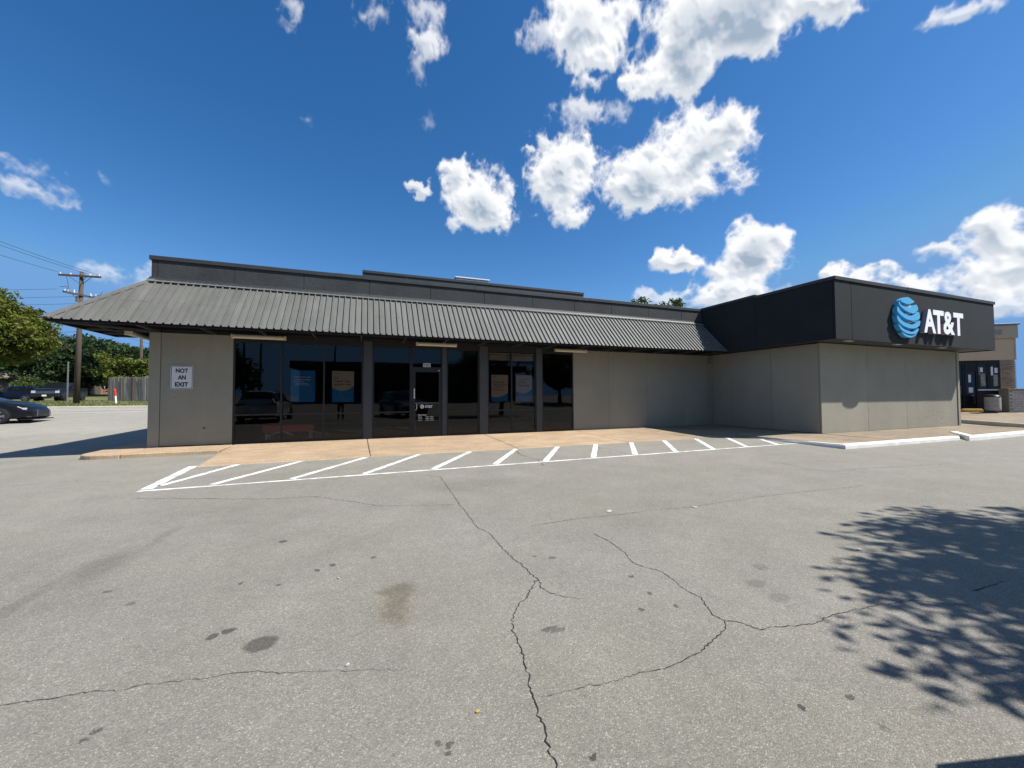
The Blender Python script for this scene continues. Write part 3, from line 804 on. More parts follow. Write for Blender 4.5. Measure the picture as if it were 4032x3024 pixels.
# dark parapet over the awning
PS = [XL+.0, -5.10, -3.41, -1.72, .08, 1.93, 3.76, 5.56, 7.26, 8.89, 10.68, 12.38, XF0+.02]
front_panels(PS, .0, .05, 4.42, 4.86, 'dark_stucco', name='parapet_panel', gap=.010)
box('parapet_return', XL, XL+.05, .06, 13.9, 3.0, 4.86, 'dark_stucco', shop)
cx = [XL-.04, -.9, 3.4, 7.9, 11.6, XF0]
for i, (a, b) in enumerate(zip(cx, cx[1:])):
    box('coping', a+.003, b-.003, -.035, .34, 4.86+.004*(i % 2), 4.97+.006*(i % 2), 'coping', shop, bevel=.006)
box('coping', XL-.04, XL+.33, .345, 14.2, 4.86, 4.97, 'coping', shop, bevel=.006)
# flashing between parapet and awning, bent at the foot
fl = MB()
for a, b in ((XL-.03, -.86), (-.86, 3.4), (3.4, 7.8), (7.8, XF0)):
    m = MB().add([(a, -.006, 4.42), (b, -.006, 4.42), (b, -.02, 4.36), (a, -.02, 4.36), (b, -.075, 4.285), (a, -.075, 4.285), (b, -.070, 4.275), (a, -.070, 4.275)],
                 [(0, 3, 2, 1), (3, 5, 4, 2), (5, 7, 6, 4)])
    m.build('flashing', 'coping', shop, recalc=False)
    box('ridge_trim', a+.004, b-.004, -.135, -.078, 4.268, 4.298, 'trim_metal', shop, bevel=.004)
MB().add([(XL-.006, -.006, 4.42), (XL-.006, 1.32, 4.42), (XL-.08, 1.32, 4.28), (XL-.08, -.08, 4.28)], [(0, 1, 2, 3)]).build('flashing', 'coping', shop, recalc=False)

# ribbed metal awning: one part per pan
TOPY, TOPZ, EY, EZ = -.03, 4.30, -1.28, 3.01
PW = .1605
def pan_mesh(name, o, ux, us, un, L, s_of=None, u0=0.0, u1=PW):
    prof = [(u0, 0), (u0+.007, .042), (u0+.030, .042), (u0+.037, 0), (u0+.095, .002), (u1+.002, 0)]
    prof = [p for p in prof if p[0] <= u1+.003]
    o = Vector(o); vs = []
    for lay in (0, -.004):
        for end in (0, 1):
            for u, h in prof:
                s = 0.0 if end == 0 else (s_of(u) if s_of else L)
                vs.append(o + ux*u + us*s + un*(h+lay))
    n = len(prof); fs = []
    for i in range(n-1):
        fs.append((i, i+1, n+i+1, n+i)); fs.append((2*n+i+1, 2*n+i, 3*n+i, 3*n+i+1))
        fs.append((i+1, i, 2*n+i, 2*n+i+1)); fs.append((n+i, n+i+1, 3*n+i+1, 3*n+i))
    return vs, fs
X = Vector((1, 0, 0)); Yv = Vector((0, 1, 0))
S = Vector((0, TOPY-EY, TOPZ-EZ)); L = S.length; S.normalize(); Nn = X.cross(S)
if Nn.z < 0: Nn = -Nn
TIPX = -6.55
HIPX = XL-.03
v, f = pan_mesh('roof_panel', (0, 0, 0), X, S, Nn, L)
pm = bpy.data.meshes.new('roof_panel'); pm.from_pydata([tuple(p) for p in v], [], f); pm.materials.append(MATS['roof_metal']); pm.update()
x = TIPX; k = 0
while x < XF0-.01:
    w = min(PW, XF0-.004-x)
    if x < HIPX or w < PW-.001:
        sof = (lambda u, x=x: max(.01, min(L, L*(x+u-TIPX)/(HIPX-TIPX))))
        v, f = pan_mesh('roof_panel', (x, EY, EZ), X, S, Nn, L, sof, 0.0, w)
        obj('roof_panel', v, f, 'roof_metal', shop)
    else:
        link_copy('roof_panel', pm, shop, (x, EY, EZ+random.Random(k).uniform(-.0015, .0015)))
    x += PW; k += 1
# short return round the left corner
S2 = Vector((HIPX-TIPX, 0, TOPZ-EZ)); L2 = S2.length; S2.normalize(); N2 = S2.cross(Vector((0, -1, 0)))
if N2.z < 0: N2 = -N2
y = EY; YB = 1.31
while y < YB-.01:
    w = min(PW, YB-y)
    sof = (lambda u, y=y: max(.01, min(L2, L2*(y+u-EY)/(TOPY-EY))))
    v, f = pan_mesh('roof_panel', (TIPX, y, EZ), Yv, S2, N2, L2, sof, 0.0, w)
    obj('roof_panel', v, [tuple(reversed(q)) for q in f], 'roof_metal', shop)
    y += PW
# hip cap
tip = Vector((TIPX, EY, EZ)); topc = Vector((HIPX, TOPY, TOPZ))
hd = (topc-tip)
m = MB()
a1 = X*.13; a2 = Yv*.13
vs = []
for p in (tip-hd*.012, topc+hd*.01):
    vs += [p+Vector((0, 0, .046)), p+a1+Vector((0, 0, .050)), p+a1+Vector((0, 0, .022)), p+a2+Vector((0, 0, .050)), p+a2+Vector((0, 0, .022))]
m.add(vs, [(0, 1, 6, 5), (1, 2, 7, 6), (0, 5, 8, 3), (3, 8, 9, 4), (0, 3, 4, 2, 1), (5, 6, 7, 9, 8)])
m.build('hip_cap', 'roof_metal', shop)
# gable end of the return, purlins, rafters and struts in the dark underside
MB().add([(TIPX+.03, YB+.01, EZ), (XL, YB+.01, EZ), (XL, YB+.01, TOPZ), (TIPX+.03, YB+.04, EZ), (XL, YB+.04, EZ), (XL, YB+.04, TOPZ)],
         [(0, 1, 2), (5, 4, 3), (0, 3, 4, 1), (1, 4, 5, 2), (2, 5, 3, 0)]).build('awning_end', 'underside', shop)
zz_ = Vector((0, 0, .035))
MB().add([Vector((TIPX+.03, EY+.03, EZ))-zz_, Vector((XF0, EY+.03, EZ))-zz_, Vector((XF0, 0, TOPZ+.03))-zz_, Vector((XL, 0, TOPZ+.03))-zz_], [(0, 1, 2, 3)]).build('sky_gap_cover', 'underside', shop, recalc=False)  # dark sheet added to stop sky showing through the awning gap
MB().add([Vector((TIPX+.03, EY+.03, EZ))-zz_, Vector((XL, 0, TOPZ+.03))-zz_, Vector((XL, YB, TOPZ+.03))-zz_, Vector((TIPX+.03, YB, EZ))-zz_], [(0, 1, 2, 3)]).build('sky_gap_cover', 'underside', shop, recalc=False)  # the same added sheet under the left return, blocking the sky
box('purlin', TIPX+.05, XF0, EY+.04, EY+.09, EZ-.055, EZ-.008, 'underside', shop)
box('purlin', TIPX+.55, XF0, EY+.55, EY+.60, EZ+.47, EZ+.52, 'underside', shop)
box('purlin', TIPX+.04, TIPX+.09, EY+.05, YB, EZ-.05, EZ-.006, 'underside', shop)
box('purlin', TIPX+.60, TIPX+.65, EY+.62, YB, EZ-.05, EZ-.01, 'underside', shop)
box('ledger', XL-.01, XF0, -.05, -.002, 2.975, 3.06, 'frame', shop)
xx = -5.0
sm = MB().bar((0, -.02, 2.985), (0, EY+.06, EZ-.03), .035, .045).bar((0, EY+.06, EZ-.03), (0, -.05, 4.24), .03, .04)
proto = sm.build('strut', 'column_paint', shop, recalc=False); proto.location = (xx, 0, 0)
for k in range(1, 16):
    link_copy('strut', proto.data, shop, (xx+1.215*k, 0, 0))
sm = MB().bar((XL+.1, -.02, 2.985), (TIPX+.2, EY+.2, EZ-.03), .035, .045); sm.build('strut', 'column_paint', shop, recalc=False)
for yy in (.0, .65, 1.25):
    MB().bar((XL, yy, 2.985), (TIPX+.06, yy, EZ-.03), .035, .045).build('strut', 'column_paint', shop, recalc=False)

# ---- shop front: dark frames, tinted panes
ZB, ZT, ZM = .0, 2.97, .79
HD = 2.80
def pane(parent, x0, x1, z0, z1):
    return box('pane', x0, x1, .028, .036, z0, z1, 'tinted_glass', parent)
def window(x0, x1, mull=(), transom=True):
    m = MB(); t = .045
    y0, y1 = .0, .075
    m.box(x0, x1, y0, y1, 0, .075); m.box(x0, x1, y0, y1, HD, ZT)
    m.box(x0, x0+t, y0-.002, y1+.002, .075, HD); m.box(x1-t, x1, y0-.002, y1+.002, .075, HD)
    for q in mull: m.box(q-t/2, q+t/2, y0-.002, y1+.002, .075, HD)
    ed = [x0+t] + [e for q in mull for e in (q-t/2, q+t/2)] + [x1-t]
    if transom:
        for a, b in zip(ed[::2], ed[1::2]): m.box(a, b, y0+.004, y1-.004, ZM-.022, ZM+.022)
    w = m.build('window', 'frame', shop, recalc=False)
    for a, b in zip(ed[::2], ed[1::2]):
        if transom:
            pane(w, a, b, .075, ZM-.022); pane(w, a, b, ZM+.022, HD)
        else: pane(w, a, b, .075, HD)
    return w
window(-3.41, -.085, (-2.256, -1.163))
window(.18, 1.335)
window(2.46, 3.57)
window(3.865, 5.66, (4.738,))
window(5.89, 7.18)
for a, b in ((-.08, .175), (2.315, 2.455), (3.575, 3.86), (5.665, 5.885)):
    box('column', a, b, -.045, .10, 0.0, 2.972, 'column_paint', shop, bevel=.004)
# door with frame, leaf, glass, pull, closer glint and lettering
dr = MB().box(1.34, 1.385, -.002, .08, 0, 2.80).box(2.285, 2.312, -.002, .08, 0, 2.80).box(1.34, 2.312, -.004, .08, 2.80, 2.97).box(1.386, 2.284, 0, .078, 2.155, 2.215).build('door_frame', 'frame', shop, recalc=False)
pane(dr, 1.386, 2.284, 2.216, 2.80)
door = MB().box(1.39, 1.465, -.012, .040, .012, 2.15).box(2.205, 2.28, -.012, .040, .012, 2.15).box(1.466, 2.204, -.010, .038, .012, .13).box(1.466, 2.204, -.010, .038, 2.06, 2.15).build('door', 'frame', shop, recalc=False)
box('pane', 1.467, 2.203, .008, .016, .131, 2.059, 'tinted_glass', door)
MB().tube([(1.43, -.012, 1.07), (1.47, -.07, 1.07), (1.50, -.085, 1.05), (1.50, -.085, .88), (1.47, -.07, .85), (1.43, -.012, .85)], .010).build('handle', 'steel', door, smooth=True)
MB().tube([(1.47, -.045, .99+.08), (2.2, -.045, .99+.08)], .009).build('push_bar', 'grey_metal', door, smooth=True)
lk = MB()
for i in range(7): lk.box(1.415, 1.445, -.016, -.013, 1.22+.045*i, 1.252+.045*i)
lk.build('lock_sticker', 'decal', door, recalc=False)
box('closer_glint', 2.19, 2.23, -.016, -.013, 2.10, 2.118, 'decal', door)  # white patch painted in as the glint on the closer
# globe and name on the door
GLOBE = [
 [(-.62,.80),(-.05,1.0),(.52,.80),(.50,.74),(.0,.60),(-.60,.70)],
 [(-.74,.74),(-.70,.62),(-.5,.50),(0,.44),(.4,.50),(.66,.68),(.80,.55),(.84,.40),(.6,.27),(.19,.20),(-.3,.30),(-.72,.52),(-.80,.62)],
 [(-.90,.48),(-.6,.20),(0,.055),(.5,.12),(.88,.36),(.97,.12),(.95,-.02),(.7,-.12),(.29,-.17),(-.3,-.10),(-.80,.12),(-.96,.26)],
 [(-.97,.06),(-.6,-.22),(.05,-.37),(.6,-.30),(.98,-.08),(.98,-.22),(.90,-.38),(.6,-.50),(.2,-.56),(-.4,-.48),(-.84,-.28),(-.95,-.14)],
 [(-.90,-.36),(-.5,-.60),(.05,-.71),(.5,-.68),(.86,-.48),(.80,-.60),(.66,-.74),(.4,-.81),(.15,-.83),(-.3,-.79),(-.68,-.64),(-.84,-.46)],
 [(-.66,-.74),(-.3,-.86),(.1,-.90),(.4,-.88),(.70,-.72),(.52,-.87),(.25,-.97),(-.05,-.995),(-.38,-.93)]]
def smooth_poly(p, it=2):
    for _ in range(it):
        q = []
        for a, b in zip(p, p[1:]+p[:1]):
            q.append((a[0]*.78+b[0]*.22, a[1]*.78+b[1]*.22)); q.append((a[0]*.22+b[0]*.78, a[1]*.22+b[1]*.78))
        p = q
    return p
lg = MB()
for g in GLOBE:
    pl = smooth_poly(g, 1)
    lg.add([(1.675+.066*x_, .0045, .953+.066*z_) for x_, z_ in pl], [tuple(range(len(pl)))])
add_text(lg, 'AT&T', 1.765, .912, .0045, height=.078, width=.24, bold=.02)
lg.build('logo_decal', 'decal', door)
hr = MB()
add_text(hr, 'Store Hours', 1.56, .667, .0045, width=.255, height=.042, bold=.012)
for i, (a, b) in enumerate((('Mon-Fri', '10:00am - 8:00pm'), ('Saturday', '10:00am - 8:00pm'), ('Sunday', '12:00pm - 6:00pm'))):
    add_text(hr, a, 1.56, .607-.052*i, .0045, width=(.11, .13, .105)[i], height=.028, bold=.012)
    add_text(hr, b, 1.785, .607-.052*i, .0045, width=.26, height=.028, bold=.012)
hr.build('hours_decal', 'decal', door)
nb = box('number_plate', 1.71, 1.945, .0155, .020, 2.225, 2.345, 'sign_white', dr)
m = MB(); add_text(m, '9', 1.722, 2.236, .0125, height=.098, width=.058, bold=.02); add_text(m, '8', 1.797, 2.236, .0125, height=.098, width=.060, bold=.02); add_text(m, '0', 1.872, 2.236, .0125, height=.098, width=.060, bold=.02)
m.build('digit', 'sign_black', nb)

# interior
box('interior_floor', XL+.3, 13.9, .31, 8.0, -.03, .0, 'interior_floor', shop)
box('interior_floor', -3.41, 7.18, .08, .305, -.03, -.001, 'interior_floor', shop)
box('interior_ceiling', XL+.3, 13.9, .31, 8.0, 3.0, 3.04, 'interior', shop)
box('interior_wall', XL+.3, 13.9, 8.0, 8.1, .0, 3.0, 'interior', shop)
box('interior_wall', 8.9, 9.0, .31, 7.99, .0, 3.0, 'interior', shop)
for i, (a, b) in enumerate(((3.92, 4.72), (4.76, 5.62))):
    bl = MB().box(a, b, .13, .16, 2.52, 2.70).box(a, b, .10, .17, 2.72, 2.78).build('roller_blind', 'blind', None, recalc=False)
    tag(bl, ('cream roller blind behind the left pane of the double window', 'cream roller blind behind the right pane of the double window')[i], 'blind', 'roller blinds')

# posters inside the glass
def poster(x0, x1, z0, z1, lines, style, label, small=None):
    t = thing('poster', label, 'poster', ((x0+x1)/2, .06, z0))
    w = x1-x0; h = z1-z0
    y = -.010
    sheet_ = box('sheet', -w/2, w/2, y, y+.004, 0, h, 'poster_blue' if style == 'blue' else 'poster_cream', t)
    if style != 'blue':
        pts = []
        n = 14
        for i in range(n+1):
            q = i/n; px = -w/2+w*q
            pz = style[0]*h + style[1]*h*((q-style[2])**2)
            pts.append((px, pz))
        poly = [(-w/2, .001), (w/2, .001)] + [(a, b) for a, b in reversed(pts)]
        MB().prism(poly, y-.003, y-.0005).build('blue_field', 'poster_blue', t)
    m = MB()
    for txt, lx, lz, lh, lw, bold in lines:
        add_text(m, txt, -w/2+lx*w, lz*h, y-.0045, height=lh*h, width=lw*w, bold=bold)
    if style == 'blue':      # three lines of print too fine to read
        for lz, w0, w1 in ((.635, .10, .55), (.58, .16, .70), (.535, .16, .78)):
            m.add([(-w/2+w0*w, y-.0045, lz*h), (-w/2+w1*w, y-.0045, lz*h), (-w/2+w1*w, y-.0045, (lz+.014)*h), (-w/2+w0*w, y-.0045, (lz+.014)*h)], [(0, 1, 2, 3)])
    m.build('lettering', 'decal' if style == 'blue' else 'poster_ink', t)
    return t
poster(-2.03, -1.40, 1.13, 2.05, [('A guarantee gets', .10, .765, .05, .72, .012), ('excellent deals', .10, .69, .045, .70, .012)],
       'blue', 'blue poster with white lettering in the widest window')
pB = poster(-.95, -.345, 1.12, 2.05, [('AT&T Fiber', .08, .90, .035, .34, .01), ('Get', .08, .75, .065, .24, .012), ('Hyper-Gig', .08, .625, .085, .72, .012), ('speeds now', .08, .53, .07, .80, .012)],
       (.36, .55, .45), 'cream and blue poster about Hyper-Gig speeds in the widest window')
poster(4.01, 4.62, 1.09, 2.01, [('AT&T', .12, .915, .03, .15, .01), ('Unlimited', .12, .70, .055, .62, .012), ('data and 5G', .12, .60, .06, .76, .012), ('at a price', .12, .50, .06, .55, .012), ("you'll love", .12, .40, .065, .64, .012)],
       (.16, .35, .30), 'cream poster about unlimited data behind the left half of the double window')
poster(4.93, 5.53, 1.08, 2.01, [('New or existing', .12, .84, .03, .70, 0), ('customers', .12, .775, .03, .42, 0), ('get our', .12, .695, .05, .48, .016), ('best deals', .12, .58, .065, .68, .016)],
       (.30, .55, .42), 'cream and blue poster about best deals behind the right half of the double window')

# bench inside
bn = thing('bench', 'low red bench on pale legs behind the lower panes of the widest window', 'bench', (-2.1, .75, 0))
MB().box(-.72, .62, -.28, .28, .22, .46).build('seat', 'bench_red', bn, bevel=.03)
for sx in (-.62, .52):
    for sy in (-.2, .2):
        o = MB().tube([(sx, sy, 0), (sx, sy, .22)], [.022, .032], 8).build('leg', 'white_paint_metal', bn)

# ---- wing fascia
front_panels([XF0, 14.28, XF1], YF, YF+.06, 3.0, 4.83, 'fascia_paint', name='fascia_panel', gap=.012)
box('fascia_panel', XF0, XF0+.06, -2.45, .0, 3.0, 4.90, 'fascia_paint', shop, bevel=.004)
box('fascia_panel', XF0, XF0+.06, YF+.065, -2.46, 3.0, 4.84, 'fascia_paint', shop, bevel=.004)
box('fascia_panel', XF1-.06, XF1, YF+.065, 9.0, 3.0, 4.83, 'fascia_paint', shop, bevel=.004)
box('fascia_panel', XF0, XF0+.06, .35, 3.0, 4.5, 4.90, 'fascia_paint', shop, bevel=.004)
box('coping', XF0-.03, XF0+.26, -2.46, 3.0, 4.91, 5.00, 'coping', shop, bevel=.006)
box('coping', XF0-.03, XF0+.26, YF+.26, -2.463, 4.845, 4.945, 'coping', shop, bevel=.006)
box('coping', XF0-.03, 17.33, YF-.035, YF+.255, 4.835, 4.945, 'coping', shop, bevel=.006)
box('coping', 17.338, 20.1, YF-.04, YF+.25, 4.83, 4.95, 'coping', shop, bevel=.006)
box('coping', 20.108, XF1+.03, YF-.035, YF+.255, 4.835, 4.945, 'coping', shop, bevel=.006)
box('coping', XF1-.23, XF1+.03, YF+.26, 9.0, 4.835, 4.945, 'coping', shop, bevel=.006)
box('soffit', XF0+.06, XF1-.06, YF+.06, YWALL+.04, 3.03, 3.06, 'column_paint', shop)
box('soffit', XF0+.06, XR+.04, YWALL+.045, -.06, 3.032, 3.06, 'column_paint', shop)
box('soffit', XW1-.02, XF1-.06, YWALL+.045, 9.0, 3.032, 3.06, 'column_paint', shop)
box('roof_deck', XF0+.28, XF1-.25, YF+.27, -3.99, 4.6, 4.65, 'interior', shop)
box('roof_deck', XF0+.28, 14.31, -3.98, .3, 4.6, 4.65, 'interior', shop)
for i, xx in enumerate((14.65, 17.35, 20.25)):
    t = thing('soffit_light', ('recessed pale strip light under the wing overhang nearest its corner', 'recessed pale strip light under the wing overhang below the round sign', 'recessed pale strip light under the wing overhang below the white letters')[i], 'light', (xx, -4.75, 3.0), group='recessed soffit lights')
    MB().box(-.2, .2, -.06, .06, .012, .028).build('trim', 'light_body', t, recalc=False, bevel=.004)
    MB().box(-.16, .16, -.035, .035, .006, .0115).build('lens', 'sign_white', t, recalc=False)

# rooftop screen behind the parapet and the pale unit on it
sc_t = thing('rooftop_screen', 'low dark metal screen on the roof behind the parapet', 'screen', (-.13, 3.0, 4.55))
for i in range(6):
    box('screen_panel', .005+1.6*i, 1.595+1.6*i, 0, .05, 0, 1.43, 'coping', sc_t, bevel=.004)
box('top_rail', -.03, 9.62, -.03, .10, 1.43, 1.53, 'coping', sc_t, bevel=.005)
box('mid_rail', -.01, 9.61, -.02, -.002, 1.12, 1.18, 'coping', sc_t)
box('side', -.03, .0, .055, 3.5, 0, 1.43, 'coping', sc_t)
box('side', 9.602, 9.64, .055, 3.5, 0, 1.43, 'coping', sc_t)
ac = thing('rooftop_unit', 'pale rooftop air unit peeping over the roof screen', 'air conditioner', (4.3, 4.2, 4.55))
MB().box(-.7, .75, -.5, .9, 0, 1.82).build('casing', 'white_paint_metal', ac, bevel=.02)
MB().box(-.75, .80, -.55, .95, 1.83, 1.88).build('lid', 'white_paint_metal', ac, bevel=.01)

# ---- big sign: globe and letters
gs = thing('globe_sign', 'round sky blue striped globe sign on the dark wing fascia', 'sign', (17.06, YF, 3.88))
GR = .70
for g in GLOBE:
    pl = smooth_poly(g, 2)
    pl = [(x_*GR, z_*GR) for x_, z_ in pl]
    n = len(pl)
    st = MB().prism(pl, -.16, -.03).build('stripe', 'globe_blue', gs)
    st.data.materials.append(MATS['globe_return'])
bk = [(GR*.93*math.cos(a), GR*.93*math.sin(a)) for a in np.linspace(0, 2*math.pi, 40, endpoint=False)]
MB().prism(bk, -.028, -.004).build('backing_disc', 'globe_return', gs)
ls = thing('letter_sign', 'large white channel letters reading AT&T beside the blue globe', 'sign', (17.98, YF, 3.41))
def letter(ch, x0, x1, bold):
    m = MB(); add_text(m, ch, x0, 0, -.155, height=.83, width=x1-x0, bold=bold, depth=.135)
    o = m.build('letter', 'letter_face', ls, recalc=True)
    o.data.materials.append(MATS['letter_return'])
    for p in o.data.polygons:
        if p.normal.y > -.5: p.material_index = 1
letter('A', .0, .74, .035)
letter('T', .60, 1.28, .035)
letter('&', 1.24, 2.0, .03)
letter('T', 1.93, 2.61, .035)

# ---- small wall things
sg = thing('traffic_sign', 'white rectangular NOT AN EXIT sign with black border on the grey end wall', 'sign', (-4.535, -.012, 1.81))
def rrect(w, h, r):
    p = []
    for cx_, cz_, a0 in ((w/2-r, h/2-r, 0), (-w/2+r, h/2-r, 90), (-w/2+r, -h/2+r, 180), (w/2-r, -h/2+r, 270)):
        for k in range(5):
            a = rad(a0+22.5*k); p.append((cx_+r*math.cos(a), cz_+r*math.sin(a)))
    return p
MB().prism(rrect(.485, .615, .035), -.008, 0).build('plate', 'sign_white', sg)
o_, i_ = rrect(.458, .588, .03), rrect(.434, .564, .022)
n = len(o_)
MB().add([(a, -.0105, b) for a, b in o_]+[(a, -.0105, b) for a, b in i_], [(k, (k+1) % n, (k+1) % n+n, k+n) for k in range(n)]).build('border', 'sign_black', sg)
m = MB()
for txt, zz, ww in (('NOT', .115, .265), ('AN', -.062, .175), ('EXIT', -.245, .285)):
    add_text(m, txt, -ww/2, zz, -.0105, height=.118, width=ww, bold=.042)
m.build('lettering', 'sign_black', sg)
for k, zz in enumerate((.27, -.275)):
    MB().tube([(0, -.008, zz), (0, -.014, zz)], .010, 8).build('bolt', 'steel', sg)

def tube_light(loc, rz, label):
    t = thing('tube_light', label, 'light', loc, rz, 'cream tube lights under the awning')
    m = MB()
    prof = [(-.075, .0), (-.075, .035), (-.055, .075), (.055, .075), (.075, .035), (.075, .0), (.05, -.022), (-.05, -.022)]
    vs = [(-.60, a, b) for a, b in prof]+[(.60, a, b) for a, b in prof]; n_ = len(prof)
    m.add(vs, [tuple(range(n_)), tuple(reversed(range(n_, 2*n_)))]+[(i, i+n_, (i+1) % n_+n_, (i+1) % n_) for i in range(n_)])
    m.build('diffuser', 'light_body', t, bevel=.006)
    for s in (-1, 1):
        MB().box(min(s*.60, s*.635), max(s*.60, s*.635), -.08, .08, -.028, .08).build('end_cap', 'light_body', t, bevel=.008)
    MB().box(-.3, .3, -.03, .03, .076, .10).build('bracket', 'frame', t, recalc=False)
    return t
tube_light((-2.73, -.34, 2.88), 0, 'cream tube light under the awning above the left edge of the widest window')
tube_light((2.08, -.34, 2.885), 0, 'cream tube light under the awning above the shop door')
tube_light((6.90, -.34, 2.87), 0, 'cream tube light under the awning above the rightmost window')
tube_light((XL-.38, .52, 2.885), rad(90), 'cream tube light seen end on under the awning round the left corner')
# security floodlight box in the inner corner
fx = thing('junction_box', 'small grey conduit box high in the inner corner beside the wing', 'junction box', (13.82, -.032, 2.62))
MB().box(-.09, .09, -.05, 0, 0, .11).build('box', 'grey_metal', fx, bevel=.008)
MB().box(-.09, .09, -.05, 0, .18, .25).build('cover', 'grey_metal', fx, bevel=.008)
MB().tube([(.03, -.02, 0), (.03, -.02, -2.6)], .010, 6).build('conduit', 'wall_paint', fx)
tag(box('wall_vent', -4.06, -4.02, -.012, -.001, .44, .48, 'sign_black'), 'tiny black vent hole low on the grey end wall', 'vent')

# ------------------------------------------------------------------ trees
def leaf_mesh(centers, spread, per, size, seed, flat=.8):
    rs = np.random.RandomState(seed)
    c = np.repeat(np.array(centers, float), per, axis=0)
    n = len(c)
    g = rs.normal(size=(n, 3)); g /= np.maximum(np.linalg.norm(g, axis=1, keepdims=True), 1e-6)
    c = c + g*(rs.rand(n, 1)**.5)*np.array(spread)*np.array([1, 1, flat])
    nrm = rs.normal(size=(n, 3)) + np.array([0, 0, .7]); nrm /= np.linalg.norm(nrm, axis=1, keepdims=True)
    t = np.cross(nrm, rs.normal(size=(n, 3))); t /= np.maximum(np.linalg.norm(t, axis=1, keepdims=True), 1e-6)
    b = np.cross(nrm, t)
    s = size*(.6+.8*rs.rand(n, 1))
    v = np.stack([c-t*s*.5, c+b*s*.30+nrm*s*.06, c+t*s*.55, c-b*s*.30+nrm*s*.06], axis=1).reshape(-1, 3)
    return v, n

def leaf_obj(name, v, n, mat, parent):
    me = bpy.data.meshes.new(name)
    me.vertices.add(len(v)); me.vertices.foreach_set('co', v.astype(np.float32).ravel())
    me.loops.add(4*n); me.loops.foreach_set('vertex_index', np.arange(4*n, dtype=np.int32))
    me.polygons.add(n); me.polygons.foreach_set('loop_start', np.arange(0, 4*n, 4, dtype=np.int32))
    try: me.polygons.foreach_set('loop_total', np.full(n, 4, dtype=np.int32))
    except Exception: pass
    me.update(calc_edges=True); me.materials.append(MATS[mat])
    o = bpy.data.objects.new(name, me); COL.objects.link(o); o.parent = parent
    return o

def tree(name, label, loc, lobes, trunk_h, trunk_r, clumps, per, size, mat, seed, cat='tree', group=None, spread=.55, inner=.35, bare=0):
    """lobes: (x, y, z, rx, ry, rz) relative to the base"""
    t = thing(name, label, cat, loc, 0, group)
    rs = np.random.RandomState(seed)
    tb = MB()
    top = Vector((rs.uniform(-.2, .2), rs.uniform(-.2, .2), trunk_h))
    tb.tube([(0, 0, -.2), (rs.uniform(-.08, .08), rs.uniform(-.08, .08), trunk_h*.5), top], [trunk_r*1.25, trunk_r, trunk_r*.8], 9)
    tr = tb.build('trunk', 'bark', t, smooth=True)
    lb = MB()
    for l in lobes:
        c = Vector(l[:3]); md = top.lerp(c, .5)+Vector((rs.uniform(-.3, .3), rs.uniform(-.3, .3), -.1))
        lb.tube([top-Vector((0, 0, .15)), md, c], [trunk_r*.6, trunk_r*.38, trunk_r*.12], 6)
        for k in range(3):
            e = c+Vector((rs.uniform(-1, 1)*l[3], rs.uniform(-1, 1)*l[4], rs.uniform(-.4, 1)*l[5]))*.75
            lb.tube([md, md.lerp(e, .6)+Vector((0, 0, .15)), e], [trunk_r*.28, trunk_r*.16, .012], 5)
    lb.build('limb', 'bark', tr, smooth=True)
    vol = np.array([l[3]*l[4]+l[4]*l[5]+l[3]*l[5] for l in lobes]); vol = vol/vol.sum()
    cs = []
    for l, q in zip(lobes, vol):
        k = max(3, int(clumps*q))
        g = rs.normal(size=(k, 3)); g /= np.linalg.norm(g, axis=1, keepdims=True)
        rr = (inner+(1.05-inner)*rs.rand(k, 1)**.55)
        cs.append(np.array(l[:3])+g*rr*np.array(l[3:6]))
    cs = np.concatenate(cs)
    v, n = leaf_mesh(cs, spread, per, size, seed+1)
    leaf_obj('crown', v, n, mat, t)
    return t

def lobes_for(w, d, z0, z1, n, seed, r=.42):
    rs = random.Random(seed); out = []
    for i in range(n):
        q = (i+.5)/n; a = i*2.4+rs.uniform(-.3, .3)
        zz = z0+(z1-z0)*(.25+.6*rs.random()); k = math.sqrt(rs.random())*.62
        rr = r*rs.uniform(.75, 1.15)
        out.append((w/2*k*math.cos(a), d/2*k*math.sin(a), zz, w*rr*.62, d*rr*.62, (z1-z0)*rr*.75))
    out.append((0, 0, (z0+z1)/2, w*.30, d*.30, (z1-z0)*.42))
    return out

def at(lat, zc):
    """plan position: lateral slope and forward distance from where the photographer stands"""
    return (zc*(math.sin(yaw)+lat*math.cos(yaw)), CAM_Y+zc*(math.cos(yaw)-lat*math.sin(yaw)))

# big yellow green tree at the far left
x_, y_ = at(-1.405, 38)
tree('oak_tree', 'big yellow green tree overhanging the street at the far left', (x_, y_, terr(x_, y_)),
     [(0,0,7.4,4.0,4,2.9),(3.2,-1,7.2,2.8,2.8,2.0),(-4,-1,8,3.4,3.4,2.8),(5.0,-2,6.2,2.2,2.2,1.4),(1.5,-2.5,6.0,2.8,2.4,1.4),(-2.5,-2,6.0,3,3,1.5),(4.2,-.5,8.6,1.5,1.5,1.1),(-1,0,9.6,3.0,3,1.7),(1.6,-1.5,9.4,1.9,2,1.3),(5.9,-2.2,7.0,1.5,1.5,1.3),(2.8,-2,4.9,2.4,2.2,1.1),(5.3,-2,5.0,1.7,1.7,.9),(-.5,-2,4.8,2.5,2.2,1.0),(.6,0,10.6,2.2,2.2,1.2)],
     3.6, .32, 1150, 34, .30, 'leaf_bright', 3, spread=.70)
